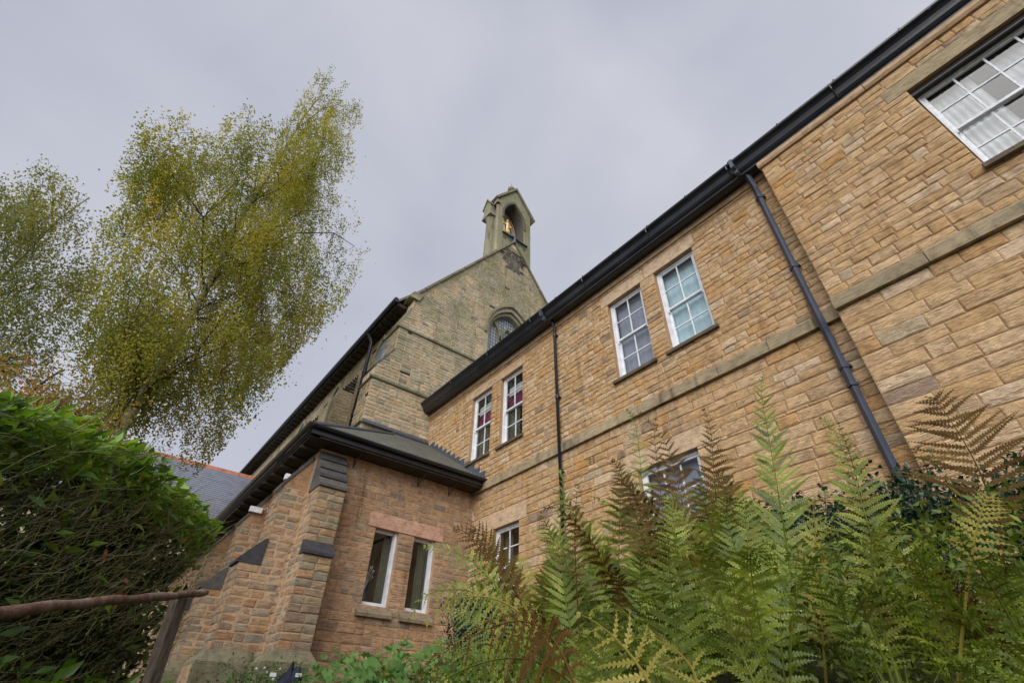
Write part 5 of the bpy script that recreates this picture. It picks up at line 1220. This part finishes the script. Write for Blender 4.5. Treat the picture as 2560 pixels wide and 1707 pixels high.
fern('pale green fern in front of the foot of the black downpipe', rootof((1330, 1540), 2.7), [
    ([(1350, 1600, 2.6), (1290, 1290, 2.75), (1308, 1060, 2.9)], .15, FP, dict(npin=30, t0=.18, ang=50)),
    ([(1340, 1600, 2.6), (1325, 1290, 2.7), (1335, 1080, 2.85)], .08, FB, dict(npin=22, t0=.4)),
    ([(1400, 1600, 2.5), (1480, 1330, 2.6), (1395, 1190, 2.7)], .13, FG, dict(npin=24))])
fern('curling brown and green fern reaching left across the aisle windows', rootof((1240, 1540), 2.1), [
    ([(1300, 1600, 2.0), (1150, 1330, 2.1), (1040, 1190, 2.2)], .14, FB, dict(npin=20, t0=.35, curl=.3, ang=58)),
    ([(1290, 1600, 2.0), (1170, 1330, 2.1), (1075, 1185, 2.15)], .13, FB, dict(npin=18, t0=.4, curl=.35, ang=54)),
    ([(1260, 1600, 1.9), (1110, 1370, 2.0), (925, 1390, 2.1)], .10, FG, dict(npin=22, t0=.3, hang=.5)),
    ([(1260, 1600, 1.9), (1120, 1320, 2.0), (960, 1255, 2.1)], .09, FP, dict(npin=20, t0=.35, hang=.4))])
fern('nearest fern arching over the bottom edge with a comb of hanging rusty pinnae', rootof((1500, 1700), 1.25), [
    ([(1340, 1680, 1.15), (1200, 1425, 1.25), (905, 1570, 1.4)], .095, FB, dict(npin=19, t0=.16, hang=1.3, ang=72, stem_r=.003, wide=1.1, curl=.4, sparse=.88)),
    ([(1400, 1680, 1.2), (1180, 1510, 1.3), (900, 1640, 1.45)], .10, FG, dict(npin=24, t0=.2, hang=.6, ang=70)),
    ([(1380, 1680, 1.4), (1180, 1400, 1.5), (985, 1385, 1.6)], .075, FY, dict(npin=18, t0=.35, hang=1.0, ang=70, wide=1.1))])
fern('near yellow fern with curled bare frond ends at the bottom centre', rootof((1520, 1690), 1.3), [
    ([(1540, 1660, 1.2), (1440, 1500, 1.25), (1325, 1400, 1.35)], .10, FY, dict(npin=10, t0=.2, curl=.5, sparse=.7, ang=70)),
    ([(1560, 1680, 1.3), (1590, 1540, 1.35), (1450, 1440, 1.4)], .07, FY, dict(npin=9, t0=.25, curl=.5, sparse=.7))])
# further plants filling the bank, each a rosette of fronds
fern('upright green fern between the aisle windows and the small sash window', rootof((1200, 1550), 2.4), [
    ([(1230, 1600, 2.3), (1180, 1400, 2.4), (1110, 1290, 2.5)], .13, FG, dict(npin=24, t0=.2, ang=56)),
    ([(1190, 1600, 2.3), (1110, 1450, 2.4), (1000, 1400, 2.5)], .12, FP, dict(npin=24, t0=.2, hang=.3)),
    ([(1160, 1600, 2.2), (1080, 1500, 2.3), (985, 1480, 2.4)], .10, FG, dict(npin=22, t0=.2, hang=.3))])
def rosette(label, x, y, nf, H, seed, mats, wm=.15, spread=.55, npin=22):
    rr = random.Random(seed); z = float(gz(x, y)); t_ = thing('fern', label, 'fern', (x, y, z), 'ferns growing on the bank')
    for k in range(nf):
        a = 6.283*k/nf+rr.uniform(-.3, .3); h = H*rr.uniform(.75, 1.12); o = spread*h*rr.uniform(.5, 1.2)
        P0 = np.array([x, y, z-.05]); P2 = P0+np.array([math.cos(a)*o, math.sin(a)*o, h]); P1 = P0+np.array([math.cos(a)*o*.25, math.sin(a)*o*.25, h*.95])
        if rr.random() < .35: P2[2] -= .3*h; 
        mt = rr.choice(mats); fc = np.array([math.cos(a)*-.5, math.sin(a)*-.5, 1.2]) if rr.random() < .6 else None
        frond(t_, [P0, P1, P2], wm*h*rr.uniform(.8, 1.15), mt, seed*77+k, face=fc, npin=npin, t0=rr.uniform(.2, .34), hang=rr.uniform(0, .3), ang=rr.uniform(52, 68))
LBL = [
 ('leafy green fern beside the foot of the blue downpipe', 1930, 1470, 2.5, 6, .48, [FG, FP]),
 ('low bushy fern between the tallest fern and the window', 1600, 1420, 2.9, 8, 1.05, [FG, FP, FB]),
 ('dense pale fern below the small ground floor sash window', 1230, 1430, 3.2, 9, .85, [FP, FG, FY]),
 ('green fern low at the right edge of the picture', 2330, 1530, 2.0, 6, .48, [FG, FY, FB]),
 ('spreading pale fern under the air vent', 1420, 1430, 3.1, 8, 1.0, [FP, FG]),
 ('dark green fern low in front of the tallest one', 1750, 1500, 2.0, 7, .80, [FG, FG, FP]),
 ('yellow green fern low between the bottom edge and the blue pipe', 2030, 1510, 2.0, 6, .58, [FP, FG, FG]),
 ('short fern at the left end of the fern bank', 1080, 1480, 2.6, 7, .62, [FG, FP, FB]),
 ('deep green fern at the bottom behind the arching frond', 1330, 1530, 2.2, 7, .72, [FG, FP, FG]),
 ('fern with feathery pale fronds at the bottom below the wide window', 1560, 1540, 2.1, 7, .72, [FP, FG]),
 ('rusty and green fern at the bottom near the right corner', 2180, 1540, 2.0, 6, .50, [FG, FG, FP]),
 ('small green fern beside the lobed leaves at the bottom', 1180, 1545, 2.0, 6, .52, [FG, FY]),
 ('small bright fern low in the right corner', 2300, 1550, 1.8, 6, .46, [FG, FG]),
 ('shadowed fern low behind the yellow curled one', 1440, 1550, 1.7, 6, .50, [FG, FB]),
 ('shadowed fern low at the foot of the tallest one', 1850, 1555, 1.6, 6, .52, [FG, FG, FB]),
 ('broad green fern right behind the tallest one', 1800, 1440, 3.1, 8, 1.0, [FG, FP]),
 ('rust tipped fern between the two downpipes low down', 1480, 1470, 2.7, 8, .85, [FG, FB, FP]),
 ('pale fern filling the gap under the window sill', 1700, 1470, 2.5, 8, .85, [FP, FG, FY]),
 ('low olive fern at the bottom left of the fern bank', 1130, 1520, 2.4, 7, .55, [FG, FB, FY]),
 ('feathery fern low beneath the pale one at the black pipe', 1330, 1480, 2.9, 8, .80, [FP, FG, FG]),
 ('deep green fern at the bottom right edge', 2380, 1540, 1.9, 6, .60, [FG, FG, FB]),
]
for i, (lb, px, py, d, nf, H, mats) in enumerate(LBL):
    q = pt(px, py, d); rosette(lb, q[0], q[1], nf+2, H, 100+i, mats, .19, .5, 22)
# undergrowth between the fronds, leaf tones kept dark to stand in for shade
n = 42000; px_ = rgh.uniform(930, 2420, n); py_ = rgh.uniform(1300, 1660, n); dz = rgh.uniform(1.6, 4.0, n)
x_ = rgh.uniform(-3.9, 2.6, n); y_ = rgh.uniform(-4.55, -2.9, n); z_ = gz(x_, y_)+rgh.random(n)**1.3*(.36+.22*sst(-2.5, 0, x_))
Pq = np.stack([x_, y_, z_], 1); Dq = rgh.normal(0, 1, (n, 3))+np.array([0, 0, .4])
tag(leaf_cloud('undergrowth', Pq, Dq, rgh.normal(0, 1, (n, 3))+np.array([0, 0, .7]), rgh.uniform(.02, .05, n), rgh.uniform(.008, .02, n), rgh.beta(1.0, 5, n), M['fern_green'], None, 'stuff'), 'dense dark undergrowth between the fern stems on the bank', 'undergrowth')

# ------------------------------------------------------------------ lobed green plants in front of the aisle
def palmate(parent, P, N_, s_, r, mat):
    N_ = unit(N_); a = unit(np.cross(N_, np.array([.3, .8, .2]))); b = np.cross(N_, a); vs = [P]; k = 5; V_ = []
    for i in range(25):
        t = i/24*2*math.pi*.86+.44; rad = s_*(.62+.38*abs(math.cos((t-.44)/(.86*2*math.pi)*k*math.pi)))*(1+.08*math.sin(i*3)); vs.append(P+a*math.cos(t)*rad+b*math.sin(t)*rad+N_*(.12*rad))
    mb_.add(vs, [(0, i, i+1) for i in range(1, 25)], r)
ger = []
for j, (px, py, d, lb) in enumerate([(800, 1530, 6.0, 'leafy green plant with lobed leaves at the foot of the corner buttress'), (900, 1520, 5.2, 'leafy lobed plant in front of the aisle wall below the left window'), (985, 1520, 4.4, 'taller lobed plant in front of the aisle next to the fern bank')]):
    q = pt(px, py, d); zg = float(gz(q[0], q[1])); hgt = max(.25, q[2]-zg+.12)
    t_ = thing('geranium_plant', lb, 'plant', (q[0], q[1], zg), 'lobed plants below the aisle'); mb_ = MB(); st_ = []
    for i in range(210):
        a = random.uniform(0, 6.28); rr_ = random.random()**.5*.55; P_ = np.array([q[0]+math.cos(a)*rr_, q[1]+math.sin(a)*rr_, zg+hgt*random.uniform(.35, 1.05)*(1-.35*(rr_/.55)**2)])
        palmate(t_, P_, np.array([random.gauss(0, .5)+.4, random.gauss(0, .5)-.2, 1.]), random.uniform(.03, .055), random.random(), M['geranium'])
        if i % 4 == 0: st_.append([(q[0]+random.gauss(0, .08), q[1]+random.gauss(0, .08), zg), tuple((P_+np.array([q[0], q[1], zg]))/2+np.array([0, 0, .06])), tuple(P_)])
    mb_.build('foliage', M['geranium'], t_, kind='stuff'); twigs(st_, .003, 'stems', M['hedgetwig'], t_, 'stuff', n=4)
# grass blades
t_ = thing('grass_tuft', 'narrow pale grass blades sticking up among the lobed plants', 'grass', rootof((885, 1560), 4.5)); mb = MB()
for i in range(7):
    q = pt(885+random.uniform(-14, 14), 1590, 4.5); tp_ = pt(878+random.uniform(-26, 30), 1490+random.uniform(0, 40), 4.45); s_ = np.array([.008, .006, 0]); m_ = (q+tp_)/2
    mb.add([q-s_, q+s_, m_+s_, tp_, m_-s_], [(0, 1, 2, 4), (4, 2, 3)], random.random())
mb.build('blade', M['fern_yellow'], t_, kind='stuff')
# small snowberry shrub and bundle at the foot of the buttress
q = pt(615, 1562, 7.0); zg = float(gz(q[0], q[1])); sn = thing('snowberry_shrub', 'small shrub with white berries at the foot of the buttresses', 'shrub', (q[0], q[1], zg))
n = 900; Pq = q+rgh.normal(0, 1, (n, 3))*np.array([.22, .30, .10])+np.array([0, 0, -.05]); leaf_cloud('foliage', Pq, rgh.normal(0, 1, (n, 3)), rgh.normal(0, 1, (n, 3))+np.array([0, 0, 1]), rgh.uniform(.03, .06, n), rgh.uniform(.015, .03, n), rgh.random(n), M['geranium'], sn, 'stuff')
mb = MB()
for i in range(9):
    c = q+np.array([random.gauss(0, .15), random.gauss(0, .25), random.uniform(0, .14)]); mb.tube([c, c+np.array([0, 0, .012]), c+np.array([0, 0, .024])], [.008, .014, .006], 6, cap=True)
mb.build('berries', M['white'], sn, kind='stuff')
st_ = [[(q[0], q[1], zg), tuple(q+np.array([random.gauss(0, .1), random.gauss(0, .2), 0])), tuple(q+np.array([random.gauss(0, .2), random.gauss(0, .3), .12]))] for _ in range(14)]
twigs(st_, .004, 'stems', M['twig'], sn, 'stuff')
q = pt(652, 1566, 6.2); bd = thing('fabric_bundle', 'crumpled navy blue fabric bundle with white patches at the bottom edge below the buttress', 'bundle', (q[0], q[1], float(gz(q[0], q[1]))))
def lump(c, sx, sy, sz, nu=14, nv=9, amp=.22, seed=0):
    mb = MB(); vs = []
    for i in range(nv+1):
        for j in range(nu):
            th = math.pi*i/nv; ph = 2*math.pi*j/nu; d = Vector((math.sin(th)*math.cos(ph), math.sin(th)*math.sin(ph), math.cos(th))); k = 1+amp*mnoise.noise(d*2.3+Vector((seed, 0, 0)))*2
            vs.append((c[0]+d.x*sx*k, c[1]+d.y*sy*k, c[2]+d.z*sz*k))
    mb.add(vs, [(i*nu+j, (i+1)*nu+j, (i+1)*nu+(j+1) % nu, i*nu+(j+1) % nu) for i in range(nv) for j in range(nu)]); return mb
zb = float(gz(q[0], q[1])); hb = (q[2]-zb)
lump((q[0], q[1], zb+hb*.5), .10, .13, hb*.62, seed=1).build('body', M['navy'], bd, smooth=True)
lump((q[0]+.02, q[1]+.09, q[2]+.03), .06, .06, .10, seed=4).build('flap', M['navy'], bd, smooth=True)
for dx, dy, dz_ in ((.09, -.15, .05), (.10, -.10, -.06), (.07, .10, .06), (.07, .12, -.07)):
    mb = MB(); c = q+np.array([dx, dy, dz_]); mb.box(tuple(c-np.array([.006, .028, .016])), tuple(c+np.array([.008, .028, .016]))); mb.build('white_patch', M['white'], bd)
